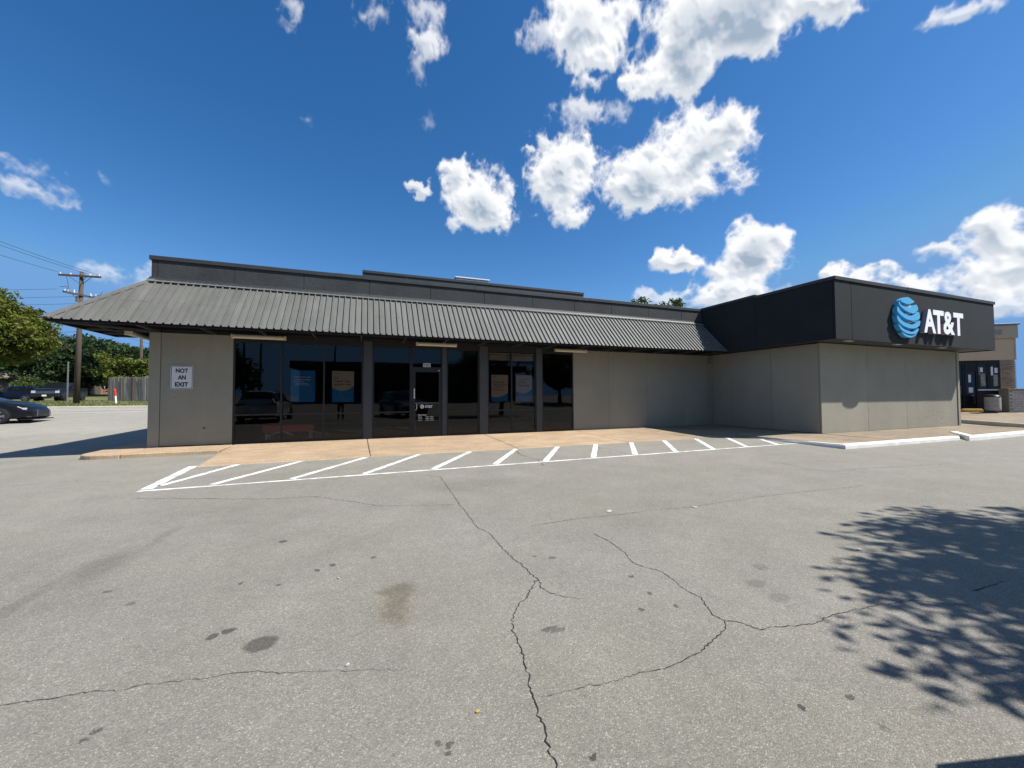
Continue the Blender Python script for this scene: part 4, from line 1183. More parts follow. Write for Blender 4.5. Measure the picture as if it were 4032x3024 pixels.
for i, (lat, zc, w, z0, z1, lab, sd) in enumerate([
    (-1.21, 62, 13, 1.2, 8.8, 'dark evergreen tree standing behind the black pickup truck', 5),
    (-1.10, 60, 11, .6, 8.4, 'dark evergreen tree rising directly behind the tall utility pole', 6),
    (-1.01, 58, 10, .6, 7.6, 'dark evergreen tree between the utility pole and the wooden fence', 7),
    (-.93, 60, 10, .8, 7.0, 'dark evergreen tree showing above the wooden fence beside the shop corner', 8),
    (-1.36, 66, 14, 1.0, 11.5, 'dark tree above the brown house roof at the left edge', 9),
    (-.84, 64, 11, 1, 6.6, 'dark evergreen tree mostly hidden behind the shop corner', 12)]):
    x_, y_ = at(lat, zc)
    tree('evergreen_tree', lab, (x_, y_, terr(x_, y_)), lobes_for(w, w*.8, z0, z1, 9, sd), 2.6, .3, 620, 26, .46, 'leaf_dark', sd*7, group='dark trees along the street', spread=.85, inner=.5)
# lush hedge on the fence
for i, (lat, zc, w) in enumerate([(-1.01, 40.5, 3.4), (-.94, 41, 3.6)]):
    x_, y_ = at(lat, zc)
    tree('leafy_bush', ('yellow green leafy bush hanging over the left part of the wooden fence', 'yellow green leafy bush hanging over the fence close to the shop corner')[i],
         (x_, y_, terr(x_, y_)), lobes_for(w, 2.2, 1.2, 4.6, 6, 30+i, .6), 1.2, .10, 170, 30, .28, 'leaf_hedge', 33+i, cat='bush', group='bushes over the fence', spread=.5)
x_, y_ = at(-1.235, 50)
tree('round_bush', 'small round green bush in front of the brown house', (x_, y_, terr(x_, y_)), lobes_for(3.6, 3, .3, 2.6, 5, 44, .6), .7, .08, 120, 30, .26, 'leaf_mid', 45, cat='bush', spread=.45)
# tree whose crown shows over the parapet
x_, y_ = at(.385, 46)
tree('shade_tree', 'leafy tree top showing above the parapet beside the wing', (x_, y_, terr(x_, y_)),
     [(0,0,9.6,2.2,2.2,1.7),(-2.5,0,11.1,1.3,1.4,1.0),(-.8,0,10.8,1.0,1.2,.9),(1.6,-.4,10.6,1.5,1.7,1.5),(2.9,0,9.8,1.2,1.3,1.3),(.6,0,8.0,3.0,2.6,1.8),(1.9,-.5,11.6,.9,.9,.7),(.4,0,11.1,.9,.9,.7)], 5.0, .3, 260, 26, .30, 'leaf_mid', 51, spread=.50)
# tree behind the photographer, right: its shade lies on the lot
tree('shade_tree', 'tree to the right of the view whose ragged shadow falls across the lot', (9.2, -13.9, ZA),
     [(-1.2,1.75,4.1,1.25,.55,.55),(-2.2,1.45,3.8,1.0,.45,.4),(-3.2,1.45,3.4,.85,.35,.3),(-4.1,1.15,3.0,.75,.28,.25),(-3.9,.95,2.75,.8,.25,.22),(-2.4,1.0,3.8,1.0,.5,.5),(-.6,1.1,4.5,1.6,.9,.9),(.6,.6,5.0,1.8,1.2,1.1),(2.0,.3,4.8,1.7,1.2,1.0),(0,-1.0,5.4,2,1.4,1.1),(-1.6,.2,4.6,1.3,.9,.7),(-2.0,.95,3.3,1.2,.42,.40),(-2.9,.80,3.0,.95,.35,.3),(-1.0,.55,3.7,1.3,.55,.5),(-3.2,.75,3.1,1.1,.45,.45)],
     2.5, .16, 560, 30, .125, 'leaf_mid', 61, spread=.36, inner=.15)

# ------------------------------------------------------------------ utility poles and wires
def utility_pole(label, loc, h, arms, lean=(0, 0)):
    t = thing('utility_pole', label, 'utility pole', loc, 0, 'wooden utility poles')
    MB().tube([(0, 0, -.3), (lean[0]*.5, lean[1]*.5, h*.5), (lean[0], lean[1], h)], [.21, .175, .13], 10).build('pole', 'wood_pole', t, smooth=True)
    for (z, a, L_) in arms:
        d = Vector((math.cos(a), math.sin(a), 0)); c = Vector((lean[0]*z/h, lean[1]*z/h, z))+Vector((-d.y, d.x, 0))*-.17
        arm = MB().bar(c-d*L_/2, c+d*L_/2, .11, .15).build('crossarm', 'wood_pole', t, recalc=False)
        for s in (-1, 1):
            MB().bar(c+d*s*L_*.27-Vector((0, 0, .06)), Vector((lean[0]*z/h, lean[1]*z/h, z-.75)), .03, .03).build('brace', 'grey_metal', t, recalc=False)
        for q in (-.46, -.22, .24, .46):
            p = c+d*q*L_
            MB().lathe([(.02, .07), (.055, .09), (.03, .13), (.05, .15), (.02, .21)], 8, tuple(p)).build('insulator', 'insulator', arm)
    return t
pbx, pby = at(-1.128, 33)
pz0 = terr(pbx, pby)
up1 = utility_pole('tall wooden utility pole with two crossarms beside the fence', (pbx, pby, pz0), 11.4, [(11.0, math.atan2(-.1, 1), 2.9), (9.35, rad(62), 2.6)], (.12, 0))
MB().box(-.10, .10, -.30, -.22, 8.7, 9.2).build('transformer_bracket', 'grey_metal', up1, recalc=False)
for i, (a, b, c) in enumerate((((-.75, -.2, 10.95), (-.55, -.4, 10.3), (-.35, -.6, 9.55)), ((.5, -.2, 10.95), (.25, -.35, 10.2), (.1, -.3, 9.6)), ((-1.1, -.3, 9.9), (-.6, -.5, 9.95), (-.35, -.7, 9.6)), ((.4, .9, 9.5), (.8, 1.1, 9.7), (1.1, .9, 10.0)), ((.5, .5, 9.45), (1.0, .7, 9.3), (1.4, .8, 9.05)))):
    MB().tube([a, b, c], .018, 5).build('jumper_wire', 'wire', up1, smooth=True)
for q in ((-.40, -.62, 9.45), (-.15, -.35, 9.5), (.35, .75, 9.5), (.55, 1.05, 9.5)):
    MB().lathe([(.03, 0), (.05, .03), (.03, .07), (.05, .11), (.03, .15), (.05, .19), (.02, .24)], 8, q).build('fuse_cutout', 'insulator', up1)
mk = MB().bar((-.42, -.3, 0), (-.42, -.3, 3.6), .07, .07).build('riser_pipe', 'grey_metal', up1, recalc=False)
x2, y2 = at(-.963, 52)
utility_pole('distant utility pole seen under the awning corner', (x2, y2, terr(x2, y2)), 10.5, [(10.1, 0.2, 2.4)])
utility_pole('utility pole standing left of the shop out of the direct view', (-21.8, -8, ZA), 11.6, [(11.2, 0, 2.6)])
def wire(a, b, sag, label, r=.012):
    a = Vector(a); b = Vector(b); pts = []
    n = 16
    for i in range(n+1):
        q = i/n; p = a.lerp(b, q); p.z -= sag*4*q*(1-q); pts.append(p)
    o = MB().tube(pts, r, 5).build('power_line', 'wire', smooth=True)
    return tag(o, label, 'power line', 'overhead power lines')
for i, q in enumerate((-.46, .24, .46)):
    wire((pbx+q*2.9, pby-.2, pz0+11.2), (-21.8+q*2.6, -8.2, 11.3), .9, ('lowest of the power lines slanting from the top crossarm to the left edge', 'middle one of the power lines slanting from the top crossarm to the left edge', 'highest of the power lines slanting from the top crossarm to the left edge')[i], .014)
for i, (q, lab) in enumerate(((-.46, 'upper level power line running left from the lower crossarm'), (0.0, 'middle level power line running left from the lower crossarm'), (.40, 'bottom level power line running left from the lower crossarm'))):
    d = Vector((math.cos(rad(62)), math.sin(rad(62)), 0))
    wire((pbx+d.x*q*2.6-.3, pby+d.y*q*2.6, pz0+9.55-.33*i), (pbx-46, pby+6+q*3, pz0+9.0-.33*i), .9, lab, .013)
wire((pbx, pby, pz0+6.2), (pbx-46, pby+5, pz0+5.6), .7, 'upper slack cable crossing in front of the big tree', .016)
wire((pbx, pby, pz0+5.6), (pbx-46, pby+5, pz0+5.0), .7, 'lower slack cable crossing in front of the big tree', .016)
wire((pbx, pby, pz0+7.3), (x2+6, y2+2, terr(x2, y2)+6.4), .5, 'thin cable running from the tall pole towards the shop corner', .012)

# ------------------------------------------------------------------ verge, kerb, street, fence
gx = list(np.linspace(-34, 2, 13)); gy = [23.3, 27, 31, 34, 36, 38, 40]
verge = sheet('grass_verge', gx, gy, 'grass_ground', .05)
lawn = sheet('lawn', list(np.linspace(-110, 20, 14)), [51, 58, 66, 80, 95, 110, 140], 'grass_ground', .05)
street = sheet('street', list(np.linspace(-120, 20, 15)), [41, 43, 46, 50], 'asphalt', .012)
rs = np.random.RandomState(5); nB = 9000
bxy = np.stack([rs.uniform(-33, 0, nB), 23.4+16*rs.rand(nB)**1.3], 1)
bz = np.array([terr(a, b)+.05 for a, b in bxy])
hh = .05+.09*rs.rand(nB); an = rs.rand(nB)*6.28; wv = np.stack([np.cos(an), np.sin(an)], 1)*.03
ln_ = rs.normal(size=(nB, 2))*.03
bv = np.zeros((nB, 3, 3)); bv[:, 0, :2] = bxy-wv; bv[:, 1, :2] = bxy+wv; bv[:, 2, :2] = bxy+ln_; bv[:, 0, 2] = bz; bv[:, 1, 2] = bz; bv[:, 2, 2] = bz+hh
go = obj('grass', bv.reshape(-1, 3).tolist(), [(3*i, 3*i+1, 3*i+2) for i in range(nB)], 'grass_blade')
tag(go, 'short green grass on the verge in front of the fence', 'grass', kind='stuff')
def long_kerb(x0, x1, y0, y1, label):
    n = 14; vs = []
    for i in range(n+1):
        x = x0+(x1-x0)*i/n; y = y0+(y1-y0)*i/n; z = terr(x, y)
        vs += [(x, y, z-.2), (x, y, z+.10), (x, y+.03, z+.13), (x, y+.22, z+.135), (x, y+.22, z-.2)]
    fs = [(i*5+k, i*5+k+1, i*5+k+6, i*5+k+5) for i in range(n) for k in range(4)] + [(0, 1, 2, 3, 4), (n*5+4, n*5+3, n*5+2, n*5+1, n*5)]
    return tag(MB().add(vs, fs).build('lot_kerb', 'kerb_concrete'), label, 'kerb')
long_kerb(-46, 3, 23.05, 23.15, 'long pale concrete kerb between the lot and the grass verge')

fa = Vector((*at(-1.047, 38.2), 0)); fb = Vector((*at(-.90, 37.4), 0))
fn = thing('wooden_fence', 'weathered grey picket fence behind the grass by the shop corner', 'fence', (fa.x, fa.y, 0))
fdv = (fb-fa); flen = fdv.length; fdv.normalize()
rr = random.Random(8); npk = int(flen/.148)
pk = None
for i in range(npk):
    p = fdv*(i*.148); h = 2.42+rr.uniform(-.05, .05); zb = terr(fa.x+p.x, fa.y+p.y)
    w = .14
    if pk is None:
        pk = MB().prism([(0, 0), (w, 0), (w, .965), (w*.78, 1), (w*.22, 1), (0, .965)], 0, .02)
        po = pk.build('picket', 'picket', fn); me = po.data
        me2 = me.copy(); me2.materials.clear(); me2.materials.append(MATS['picket_red'])
    else:
        po = link_copy('picket', me2 if i in (18, ) else me, fn)
    po.location = (p.x, p.y+rr.uniform(-.012, .012), zb)
    po.rotation_euler = (rr.uniform(-.015, .015), rr.uniform(-.008, .008), math.atan2(fdv.y, fdv.x))
    po.scale = (1, 1, h)
for zz in (.5, 1.9):
    e = fdv*flen
    MB().bar((0, .06, terr(fa.x, fa.y)+zz), (e.x, e.y+.06, terr(fb.x, fb.y)+zz), .05, .09).build('rail', 'picket', fn, recalc=False)
x_, y_ = at(-1.027, 33.2)
mp_ = thing('marker_post', 'short leaning marker post with red top and white foot on the grass', 'marker post', (x_, y_, terr(x_, y_)))
MB().tube([(.06, 0, -.1), (.0, 0, .72)], .065, 10).build('shaft', 'house_white', mp_, smooth=False)
MB().tube([(.0, 0, .721), (-.06, 0, 1.22), (-.065, 0, 1.30)], [.085, .085, .04], 10).build('cap', 'marker_red', mp_)

# ------------------------------------------------------------------ houses across the street
def window_part(parent, x, z, w, h, y, glass='car_glass', trim='house_white'):
    f = MB().box(x-w/2, x+w/2, y-.06, y, z, z+h).build('window', trim, parent, recalc=False)
    for sx in (-1, 1):
        box('pane', x+(.02 if sx > 0 else -w/2+.06), x+(w/2-.06 if sx > 0 else -.02), y-.068, y-.0605, z+.06, z+h-.06, glass, f)
    return f
def house(label, loc, rz, w, d, wall_h, roof_h, wallmat, brick=False, gar=False):
    t = thing('house', label, 'house', loc, rz)
    box('wall', -w/2, w/2, 0, d, -.5, wall_h, wallmat, t)
    ov = .5
    rf = MB().add([(-w/2-ov, -ov, wall_h), (w/2+ov, -ov, wall_h), (w/2+ov, d+ov, wall_h), (-w/2-ov, d+ov, wall_h), (-w/2+d*.35, d/2, wall_h+roof_h), (w/2-d*.35, d/2, wall_h+roof_h),
                   (-w/2-ov, -ov, wall_h-.15), (w/2+ov, -ov, wall_h-.15), (w/2+ov, d+ov, wall_h-.15), (-w/2-ov, d+ov, wall_h-.15)],
                  [(0, 1, 5, 4), (1, 2, 5), (2, 3, 4, 5), (3, 0, 4), (6, 7, 1, 0), (7, 8, 2, 1), (8, 9, 3, 2), (9, 6, 0, 3), (9, 8, 7, 6)]).build('roof', 'shingle', t)
    box('chimney', w*.1, w*.1+.7, d*.4, d*.4+.7, wall_h+.3, wall_h+roof_h+.6, 'house_brick', rf)
    for x in (-w*.3, w*.28): window_part(t, x, 1.0, 1.5, 1.3, 0)
    dd = box('door', -.5, .5, -.05, -.002, 0, 2.1, 'house_white', t); MB().lathe([(.01, 0), (.035, .02), (.02, .05)], 8, (.38, -.08, 1.0)).build('handle', 'steel', dd)
    if gar:
        g = box('garage_door', w/2-3.6, w/2-.6, -.06, -.004, -.2, 2.2, 'house_white', t)
    return t
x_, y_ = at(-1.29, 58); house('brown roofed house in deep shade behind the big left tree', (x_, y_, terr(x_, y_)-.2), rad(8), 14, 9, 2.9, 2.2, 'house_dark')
x_, y_ = at(-1.13, 66); house('low brick house with pale garage door behind the utility pole', (x_, y_, terr(x_, y_)), rad(14), 15, 9, 2.6, 1.8, 'house_brick', gar=True)

# ------------------------------------------------------------------ vehicles
def cr(xs, ys, x):
    return float(np.interp(x, xs, ys))
def wheel(parent, x, y, r, w, side, rimmat='rim', spokes=10):
    wh = MB().lathe([(r*.70, -w/2), (r*.93, -w/2), (r, -w*.36), (r, w*.36), (r*.93, w/2), (r*.70, w/2)], 28, (0, 0, 0), 'y').build('wheel', 'tyre', parent, auto=.6)
    wh.location = (x, y, r)
    yo = side*w*.45
    rim = MB()
    n = 28
    for ri, ro in ((r*.60, r*.70),):
        vs = [(ri*math.cos(2*math.pi*k/n), yo, ri*math.sin(2*math.pi*k/n)) for k in range(n)] + [(ro*math.cos(2*math.pi*k/n), yo+side*.012, ro*math.sin(2*math.pi*k/n)) for k in range(n)]
        rim.add(vs, [(k, (k+1) % n, (k+1) % n+n, k+n) for k in range(n)])
    for k in range(spokes):
        a = 2*math.pi*(k//2)/(spokes//2)+(.16 if k % 2 else -.16)
        rim.bar((r*.10*math.cos(a), yo, r*.10*math.sin(a)), (r*.64*math.cos(a), yo, r*.64*math.sin(a)), .035*r/.34, .03, (0, 1, 0))
    rim.lathe([(r*.16, -.01), (r*.16, .01)], 12, (0, yo, 0), 'y')
    rim.build('rim', rimmat, wh)
    MB().lathe([(r*.66, -.005), (r*.66, .005)], 20, (0, yo-side*.05, 0), 'y').build('brake_disc', 'car_trim', wh)
    return wh

def vehicle(name, label, cat, loc, rz, spec, group=None):
    """front is +X. spec: stations lists of (x, bottom, shoulder, top, halfwidth, tophalf)"""
    t = thing(name, label, cat, loc, rz, group)
    S_ = spec['st']
    xs0 = [s[0] for s in S_]
    n = spec.get('n', 64)
    # keep the glass limits as stations
    lim = [g for g in spec['glass_x']]
    xs = sorted(set(list(np.linspace(xs0[0], xs0[-1], n)) + xs0 + lim))
    cols = [[s[i] for s in S_] for i in range(1, 6)]
    rings = []
    for x in xs:
        zb, zs, zt, hw, tw = [cr(xs0, c, x) for c in cols]
        zm = zb+(zs-zb)*.45
        pts = [(0, zb), (hw*.86, zb), (hw*.97, zb+.07), (hw, zm), (hw*.985, zs-.07), (hw*.95, zs), (hw*.95+(tw-hw*.95)*.12, zs+(zt-zs)*.10), (tw+.02, zs+(zt-zs)*.86), (tw*.86, zs+(zt-zs)*.985), (tw*.45, zt+.012), (0, zt+.018)]
        rings.append(pts)
    k = len(rings[0])
    wx = spec['wheels']; wr = spec['wr']
    vs = []
    full = 2*k-2
    for x, pts in zip(xs, rings):
        ring = pts + [(-y, z) for y, z in reversed(pts[1:-1])]
        for y, z in ring: vs.append((x, y, z))
    bf, gf, tf = [], {}, []
    g = spec['glass_x']      # windscreen base, windscreen top, rear top, rear base + pillars
    for i in range(len(xs)-1):
        xm = (xs[i]+xs[i+1])/2
        for j in range(full):
            a = i*full+j; b = i*full+(j+1) % full
            f = (a, b, b+full, a+full)
            jj = j if j < k-1 else full-1-j
            key = None
            if jj == 6 and g[3] < xm < g[0]:
                # side glass, with pillars left in body colour
                if any(abs(xm-p) < .045 for p in spec['pillars']) or xm > g[0]-.10 or xm < g[3]+.10: key = None
                else:
                    seg = sum(1 for p in spec['pillars'] if xm < p)
                    key = ('side_window', seg, j < k-1)
            elif jj in (7, 8, 9) and g[1] < xm < g[0]: key = ('windscreen',)
            elif jj in (7, 8, 9) and g[3] < xm < g[2]: key = ('rear_window',)
            if key: gf.setdefault(key, []).append(f)
            else: bf.append(f)
    bf.append(tuple(reversed(range(full)))); e = (len(xs)-1)*full; bf.append(tuple(e+q for q in range(full)))
    bo = obj('body', vs, bf, spec['paint'], t)
    bm = bmesh.new(); bm.from_mesh(bo.data); bmesh.ops.recalc_face_normals(bm, faces=bm.faces)
    for f in bm.faces: f.smooth = True
    for ed in bm.edges: ed.smooth = not (len(ed.link_faces) == 2 and ed.calc_face_angle(0) > .62)
    bmesh.ops.delete(bm, geom=[v_ for v_ in bm.verts if not v_.link_faces], context='VERTS')
    bm.to_mesh(bo.data); bm.free()
    for key, fl in gf.items():
        used = sorted(set(i for f in fl for i in f)); mp = {q: r_ for r_, q in enumerate(used)}
        obj(key[0], [vs[i] for i in used], [tuple(mp[i] for i in f) for f in fl], 'car_glass', t, smooth=True)
    hwm = max(s[4] for s in S_)
    for xw in wx:
        for sd in (-1, 1):
            hw = cr(xs0, cols[3], xw)
            # dark wheel housing ring proud of the flank, then the wheel
            q = 24
            zo = wr
            a0 = [(xw+wr*1.16*math.cos(a), sd*(hw+.004), zo+wr*1.16*math.sin(a)) for a in np.linspace(-.25, math.pi+.25, q)]
            m = MB(); c_ = len(a0)
            m.add(a0 + [(p[0], sd*(hw-.25), p[2]) for p in a0] + [(xw, sd*(hw+.004), zo)] , [(i, i+1, 2*c_) for i in range(c_-1)] + [(i, i+c_, i+c_+1, i+1) for i in range(c_-1)])
            m.build('wheel_arch', 'car_trim', t)
            wheel(t, xw, sd*(hw-(.055 if not spec.get('fat') else .09)), wr, .215 if not spec.get('fat') else .30, sd, spec.get('rim', 'rim'))
    for nm, mat, parts in spec.get('extra', []):
        m = MB()
        for p in parts: m.box(*p)
        m.build(nm, mat, t, bevel=.015)
    for nm, mat, poly in spec.get('plates', []):
        m = MB().add(poly, [tuple(range(len(poly)))]) ; m.build(nm, mat, t)
    for sd in (-1, 1):
        xm_, ym_, zm_ = spec['mirror']
        MB().box(xm_-.09, xm_+.09, sd*ym_-.10, sd*ym_+.10, zm_-.06, zm_+.09).build('mirror', spec['paint'], t, bevel=.03)
        for hx in spec['pillars'][1:2] if len(spec['pillars']) > 1 else []:
            MB().box(hx+.05, hx+.28, sd*(hwm+.0) - .012, sd*(hwm+.0)+.012, spec['handle_z'], spec['handle_z']+.035).build('door_handle', spec['paint'], t, bevel=.006)
    return t

coupe = dict(paint='car_black', wheels=(1.42, -1.43), wr=.335, mirror=(.62, .95, .93), handle_z=.78, n=80,
    st=[(-2.33,.45,.80,.84,.70,.50),(-2.15,.28,.90,.97,.86,.60),(-1.6,.22,.96,1.04,.91,.62),(-1.15,.19,.95,1.24,.925,.58),(-.5,.18,.93,1.38,.925,.57),(.2,.18,.94,1.38,.925,.58),(.70,.18,.95,1.20,.925,.66),(1.15,.19,.94,1.00,.925,.80),(1.6,.20,.87,.94,.92,.80),(1.95,.20,.77,.85,.89,.74),(2.2,.20,.62,.72,.82,.66),(2.33,.24,.54,.60,.70,.55),(2.37,.28,.48,.52,.60,.48)],
    glass_x=(1.15, .22, -.75, -1.45), pillars=(-.55, ),
    extra=[('grille', 'car_trim', [(2.25, 2.40, -.42, .42, .34, .58)]), ('bumper_trim', 'chrome', [(2.10, 2.33, -.80, -.52, .27, .305), (2.10, 2.33, .52, .80, .27, .305)]), ('front_lip', 'car_trim', [(2.0, 2.40, -.82, .82, .15, .19)]),
           ('grille_surround', 'chrome', [(2.30, 2.405, -.46, -.42, .32, .60), (2.30, 2.405, .42, .46, .32, .60), (2.30, 2.405, -.46, .46, .325, .345)]),
           ('headlight', 'headlamp', [(2.02, 2.20, -.83, -.60, .60, .69)]), ('headlight', 'headlamp', [(2.02, 2.20, .60, .83, .60, .69)]),
           ('taillight', 'taillight', [(-2.32, -2.20, -.76, -.45, .72, .82)]), ('taillight', 'taillight', [(-2.32, -2.20, .45, .76, .72, .82)])])
vehicle('parked_car', 'low black coupe with silver spoked wheels cut by the left edge', 'car', (-16.55, 11.95, terr(-16, 12)-.01), rad(6), coupe)

pick = dict(paint='car_black', wheels=(1.85, -1.80), wr=.44, fat=True, rim='rim_dark', mirror=(1.0, 1.08, 1.45), handle_z=1.22, n=80,
    st=[(-2.95,.62,1.30,1.34,.96,.90),(-2.9,.55,1.38,1.40,1.0,.94),(-.95,.50,1.38,1.40,1.01,.94),(-.85,.50,1.38,1.86,1.01,.74),(-.6,.50,1.38,1.98,1.01,.73),(.6,.50,1.37,1.98,1.01,.73),(1.25,.50,1.36,1.42,1.01,.88),(1.4,.52,1.34,1.38,1.01,.90),(2.5,.54,1.26,1.31,1.0,.90),(2.78,.56,1.20,1.25,.97,.86),(2.86,.60,1.10,1.14,.93,.82)],
    glass_x=(1.25, .62, -.62, -.90), pillars=(.0, ),
    extra=[('grille', 'chrome', [(2.80, 2.90, -.62, .62, .82, .86), (2.80, 2.90, -.62, .62, .93, .97), (2.80, 2.90, -.62, .62, 1.04, 1.08)]), ('grille_back', 'car_trim', [(2.79, 2.875, -.64, .64, .78, 1.10)]),
           ('bumper', 'car_trim', [(2.80, 3.06, -.98, .98, .50, .74)]), ('license_plate', 'plate', [(3.05, 3.075, -.16, .16, .54, .70)]),
           ('headlight', 'headlamp', [(2.74, 2.90, -.95, -.66, .86, 1.10)]), ('headlight', 'headlamp', [(2.74, 2.90, .66, .95, .86, 1.10)]),
           ('running_board', 'car_trim', [(-.9, 1.2, -1.08, -.98, .45, .52), (-.9, 1.2, .98, 1.08, .45, .52)])])
x_, y_ = at(-1.168, 40.5)
vehicle('pickup_truck', 'black lifted pickup truck parked at the street with its chrome grille showing', 'truck', (x_, y_, terr(x_, y_)+.01), rad(-82), pick)

suv = dict(paint='car_navy', wheels=(1.42, -1.45), wr=.37, mirror=(.70, 1.02, 1.08), handle_z=.95, n=70,
    st=[(-2.40,.50,.92,.98,.80,.62),(-2.32,.34,1.02,1.30,.90,.66),(-2.05,.28,1.06,1.62,.95,.66),(-1.6,.25,1.06,1.70,.96,.67),(.1,.24,1.04,1.70,.96,.67),(.55,.24,1.03,1.50,.96,.70),(1.12,.25,1.02,1.08,.96,.82),(1.9,.27,.96,1.02,.93,.80),(2.25,.28,.84,.90,.88,.74),(2.38,.34,.72,.76,.78,.66)],
    glass_x=(1.10, .14, -1.98, -2.33), pillars=(-.35, -1.40),
    extra=[('grille', 'car_trim', [(2.28, 2.41, -.46, .46, .46, .76)]), ('headlight', 'headlamp', [(2.14, 2.33, -.86, -.58, .72, .84)]), ('headlight', 'headlamp', [(2.14, 2.33, .58, .86, .72, .84)]),
           ('taillight', 'taillight', [(-2.44, -2.26, -.88, -.50, .95, 1.05)]), ('taillight', 'taillight', [(-2.44, -2.26, .50, .88, .95, 1.05)]), ('bumper', 'car_trim', [(-2.46, -2.28, -.86, .86, .34, .48)]),
           ('license_plate', 'plate', [(-2.47, -2.455, -.17, .17, .72, .86)]), ('chrome_strip', 'chrome', [(-2.43, -2.40, -.5, .5, .97, 1.0)]),
           ('roof_rail', 'car_trim', [(-1.9, .1, -.66, -.62, 1.70, 1.745), (-1.9, .1, .62, .66, 1.70, 1.745)])])
x_, y_ = at(-1.285, 43)
vehicle('sport_utility_vehicle', 'dark navy vehicle parked in the shade behind the pickup truck', 'car', (x_, y_, terr(x_, y_)), rad(176), suv)
s2 = dict(suv); s2['paint'] = 'car_silver'
vehicle('sport_utility_vehicle', 'silver vehicle mirrored in the leftmost window panes', 'car', (-5.25, -12.95, ZA), rad(-90), s2)
s3 = dict(suv); s3['paint'] = 'car_grey'
vehicle('sport_utility_vehicle', 'grey vehicle beside the photographer whose nose shades the lower right corner', 'car', (2.30, -14.47, ZA), rad(75), s3)

# ------------------------------------------------------------------ neighbour shop on the right
nc = Vector((34.7, -2.15, 0.50))
na = math.atan2(-.593, .805)                 # along its left front
nb_ = thing('neighbour_shop', 'tan stucco and brick shop beyond the right edge of the wing', 'building', tuple(nc), na)
# local: x runs along the front (corner at 0, going to negative), y into the building
box('core', -12, -.06, .12, 9, -.6, 4.72, 'far_wall', nb_)
for a, b in ((-12, -6.0), (-5.99, -.0)):
    box('upper_wall', a, b, 0, .11, 2.72, 3.95, 'tan_stucco', nb_, bevel=.01)
box('side_wall', -.055, .06, .0, 9, 2.72, 3.95, 'tan_stucco', nb_, bevel=.01)
box('band', -12, .10, -.10, .11, 3.96, 4.70, 'beige_band', nb_, bevel=.01); box('band', -.02, .10, .115, 9.1, 3.96, 4.70, 'beige_band', nb_, bevel=.01)
box('coping', -12.1, .16, -.16, .20, 4.71, 4.80, 'teal_coping', nb_, bevel=.01); box('coping', -.1, .16, .205, 9.2, 4.71, 4.80, 'teal_coping', nb_, bevel=.01)
box('vent', -1.15, -.62, -.125, -.102, 4.18, 4.44, 'shop_print', nb_, bevel=.01); box('wall_lamp', .105, .22, .25, .55, 4.15, 4.45, 'shop_print', nb_, bevel=.02)
# brick pier, each brick a piece
box('pier_core', -.68, -.02, .02, .11, 1.08, 2.715, 'mortar', nb_)
bw, bh = .20, .0667
bme = MB().box(0, bw-.012, 0, .03, 0, bh-.010).build('brick', 'brick_wall', nb_, bevel=.003, recalc=False)
bme.location = (-.675, -.008, 1.09)
row = 0; z = 1.09
while z < 2.68:
    x = -.675 - (bw/2 if row % 2 else 0)
    while x < -.03:
        if not (row == 0 and abs(x+.675) < .01):
            if x > -.69 and x+bw < .02:
                link_copy('brick', bme.data, nb_, (x, -.008+random.Random(row*31+int(x*50)).uniform(-.003, .003), z))
        x += bw
    z += bh; row += 1
sme = MB().box(0, .03, 0, bw-.012, 0, bh-.010).build('brick', 'brick_wall', nb_, bevel=.003, recalc=False); sme.location = (.0, .02, 1.09)
for r_ in range(23):
    for q in range(5):
        if r_ or q: link_copy('brick', sme.data, nb_, (.0, .02+q*bw+(bw/2 if r_ % 2 else 0), 1.09+r_*bh))
box('pier_core', -.055, -.001, .115, 9, .0, 2.715, 'mortar', nb_)
# low white painted brick wall and cap
pl_ = box('planter_wall', -.82, .42, -.62, -.02, -.25, .98, 'mortar', nb_)
wb = MB().box(0, bw*1.3-.012, 0, .03, 0, .098-.010).build('brick', 'brick_white', pl_, bevel=.004, recalc=False); wb.location = (-.815, -.645, -.24)
for r_ in range(12):
    for q in range(5):
        xq = -.815+q*bw*1.3-(bw*.65 if r_ % 2 else 0)
        if (r_ or q) and xq > -.83 and xq+bw*1.3 < .45: link_copy('brick', wb.data, pl_, (xq, -.645, -.24+.1*r_))
box('cap', -.87, .48, -.68, .0, .985, 1.06, 'brick_wall', pl_, bevel=.01)
# storefront
def shop_window(x0, x1, z0, z1, prints):
    w = MB().box(x0, x1, .0, .10, z0, z0+.07).box(x0, x1, .0, .10, z1-.22, z1).box(x0, x0+.08, -.003, .10, z0, z1).box(x1-.08, x1, -.003, .10, z0, z1).build('window', 'shop_dark', nb_, recalc=False)
    box('pane', x0+.08, x1-.08, .03, .06, z0+.07, z1-.22, 'car_glass', w)
    for mat, a, b, c, d in prints: box('window_print', x0+a*(x1-x0), x0+b*(x1-x0), .022, .028, z0+c*(z1-z0), z0+d*(z1-z0), mat, w)
shop_window(-1.72, -1.20, 1.05, 2.70, [('shop_print', .30, .72, .10, .55), ('paper', .12, .22, .50, .78), ('paper', .30, .52, .60, .76), ('shop_print', .84, .90, .45, .80)])
shop_window(-1.19, -.70, 1.05, 2.70, [('paper', .10, .40, .48, .78), ('paper', .55, .86, .56, .74), ('shop_print', .42, .90, .10, .50)])
box('sill', -1.73, -.70, -.06, .10, .96, 1.045, 'paper', nb_, bevel=.01)
box('stall_riser', -1.73, -.70, .02, .11, -.25, .955, 'shop_dark', nb_)
